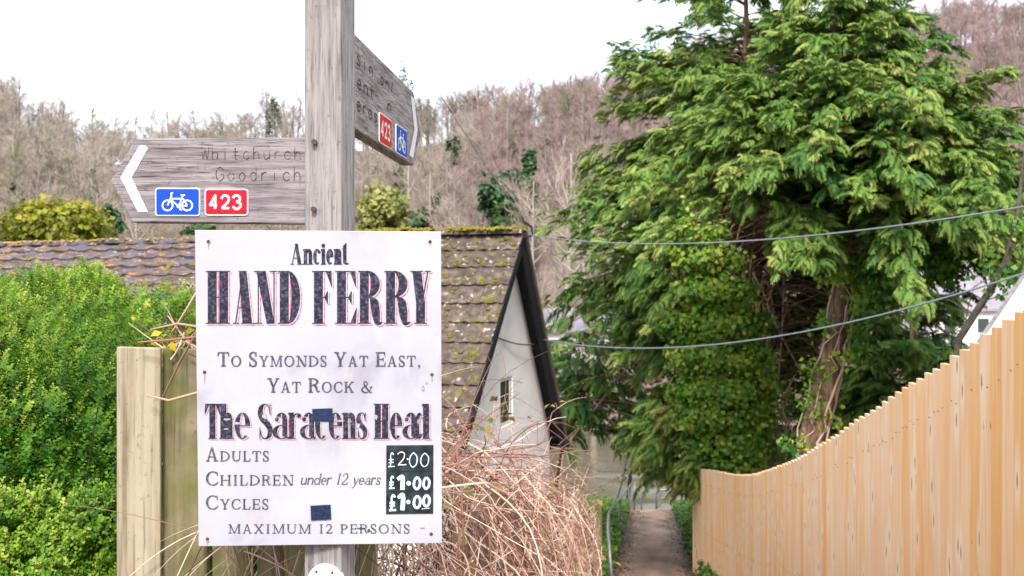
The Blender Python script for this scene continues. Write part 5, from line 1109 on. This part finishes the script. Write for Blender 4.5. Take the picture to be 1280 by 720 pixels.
leafy('willow_tree', 'pale yellow green rounded tree beyond the sign between the two fingerpost arms', 478, 310, 234, 84, 62, M_OLIVE, 2600, .42, .62)
leafy('holly_tree', 'dark green holly on the hillside above the cottage apex', 636, 282, 214, 96, 66, M_EVG, 1800, .5, .4); leafy('holly_tree', 'smaller mid green holly just above the cottage ridge', 632, 290, 252, 92, 40, M_EVG, 1100, .45, .65)
leafy('ivy_clad_tree', 'ivy clad tree trunk standing up among bare trees right of the hollies', 662, 262, 185, 110, 22, M_EVG, 900, .5, .5, group=None); leafy('ivy_clad_tree', 'pale ivy clad tree just below the hill skyline above the cottage', 599, 178, 122, 195, 22, M_OLIVE, 600, .8, .35)
leafy('ivy_clad_tree', 'olive ivy clad tree on the hillside right of the pointing arm', 604-10, 190, 146, 185, 17, M_OLIVE, 420, .8, .25); leafy('ivy_clad_tree', 'small dark ivy clad tree high on the hill left of the big cypress', 727, 150, 118, 190, 22, M_EVG, 420, .8, .6)
for px, y0, y1, d_, wpx in ((18,296,232,104,26),(62,230,188,150,20),(112,262,214,125,18),(240,300,268,96,26),(470,190,150,180,15),(498,262,206,120,15),(548,286,240,100,24),(566,212,168,150,15),(612,244,205,125,16),(652,170,136,175,15),(684,205,168,150,15),(420,300,262,96,24),(722,262,214,110,20),(640,205,175,160,13)):
    leafy('ivy_clad_tree', 'one of the dark ivy clad trees scattered among bare hillside trees', px, y0, y1, d_, wpx, M_FARIVY, 300, .42*d_/110, .5, group='ivy clad trees scattered over the hillside')
leafy('laurel_bush', 'green laurel bush on the bank above the left end of the ferry sign', 258, 305, 284, 92, 46, M_EVG, 700, .45, .75, cat='bush'); leafy('laurel_bush', 'dull green bush on the slope between the golden shrub and the fingerpost arm', 135, 300, 262, 100, 44, M_EVG, 700, .5, .45, cat='bush')
leafy('laurel_bush', 'green bush under the right hand pointing arm above the sign', 520, 300, 262, 96, 34, M_EVG, 700, .42, .6, cat='bush'); leafy('laurel_bush', 'green bush on the far river bank beside the low white house', 705, 470, 448, 80, 34, M_EVG, 700, .4, .8, cat='bush')
leafy('laurel_bush', 'second green bush on the far river bank lower than the low white house', 742, 505, 478, 74, 60, M_OLIVE, 900, .4, .4, cat='bush'); leafy('laurel_bush', 'green bushes in front of the slate roofed house across the river', 1175, 470, 425, 80, 60, M_EVG, 900, .42, .6, cat='bush')
leafy('pine_tree', 'dark pine poking above the skyline just left of the fingerpost', 341, 205, 112, 200, 17, M_FARIVY, 700, .38, .3); leafy('pine_tree', 'tall pine behind the upper edge of the right hand arm', 504, 190, 78, 200, 26, M_FARIVY, 700, .4, .3); leafy('pine_tree', 'small pine on the skyline just right of the right hand arm', 535, 180, 120, 205, 20, M_FARIVY, 500, .4, .3)
for px, yb, yt, d, pr, lb in ((516,300,188,100,3,'tall slim pale barked bare tree right of the post under the right hand arm'),(530,300,200,98,3,'second slim pale barked bare tree a little right of the first'),(700,330,150,72,1,'pale bare tree with long rising branches left of the big cypress'),(742,330,190,66,0,'pale bare tree partly behind the left edge of the big cypress'),(580,330,215,92,2,'buff coloured spreading bare tree above the cottage ridge'),(672,300,200,82,1,'pale bare tree just right of the cottage apex'),(160,320,235,88,1,'pale bare tree just below the left pointing arm'),(30,320,190,95,2,'grey bare tree at the far left of the hillside'),(110,320,185,105,0,'grey bare tree above the golden shrub'),(455,300,180,110,3,'bare tree just right of the post')):
    bare('bare_tree', lb, px, yb, yt, d, pr, M_PALE if d < 101 else M_WOOD2, None, px)
bq = QB(); us, ds = spots(260,-.1,.5,66,96,lambda u,d: True); pos = np.array([(u*d,d,hill(u*d,d)-1.8) for u,d in zip(us,ds)]); k = len(pos); bq.inst(BARE[4], pos, zrot(k), rw.uniform(.35,.75,k), rw.normal(.1,.1,k)); tag(bq.build('bank_scrub', M_WOOD1), kind='stuff')
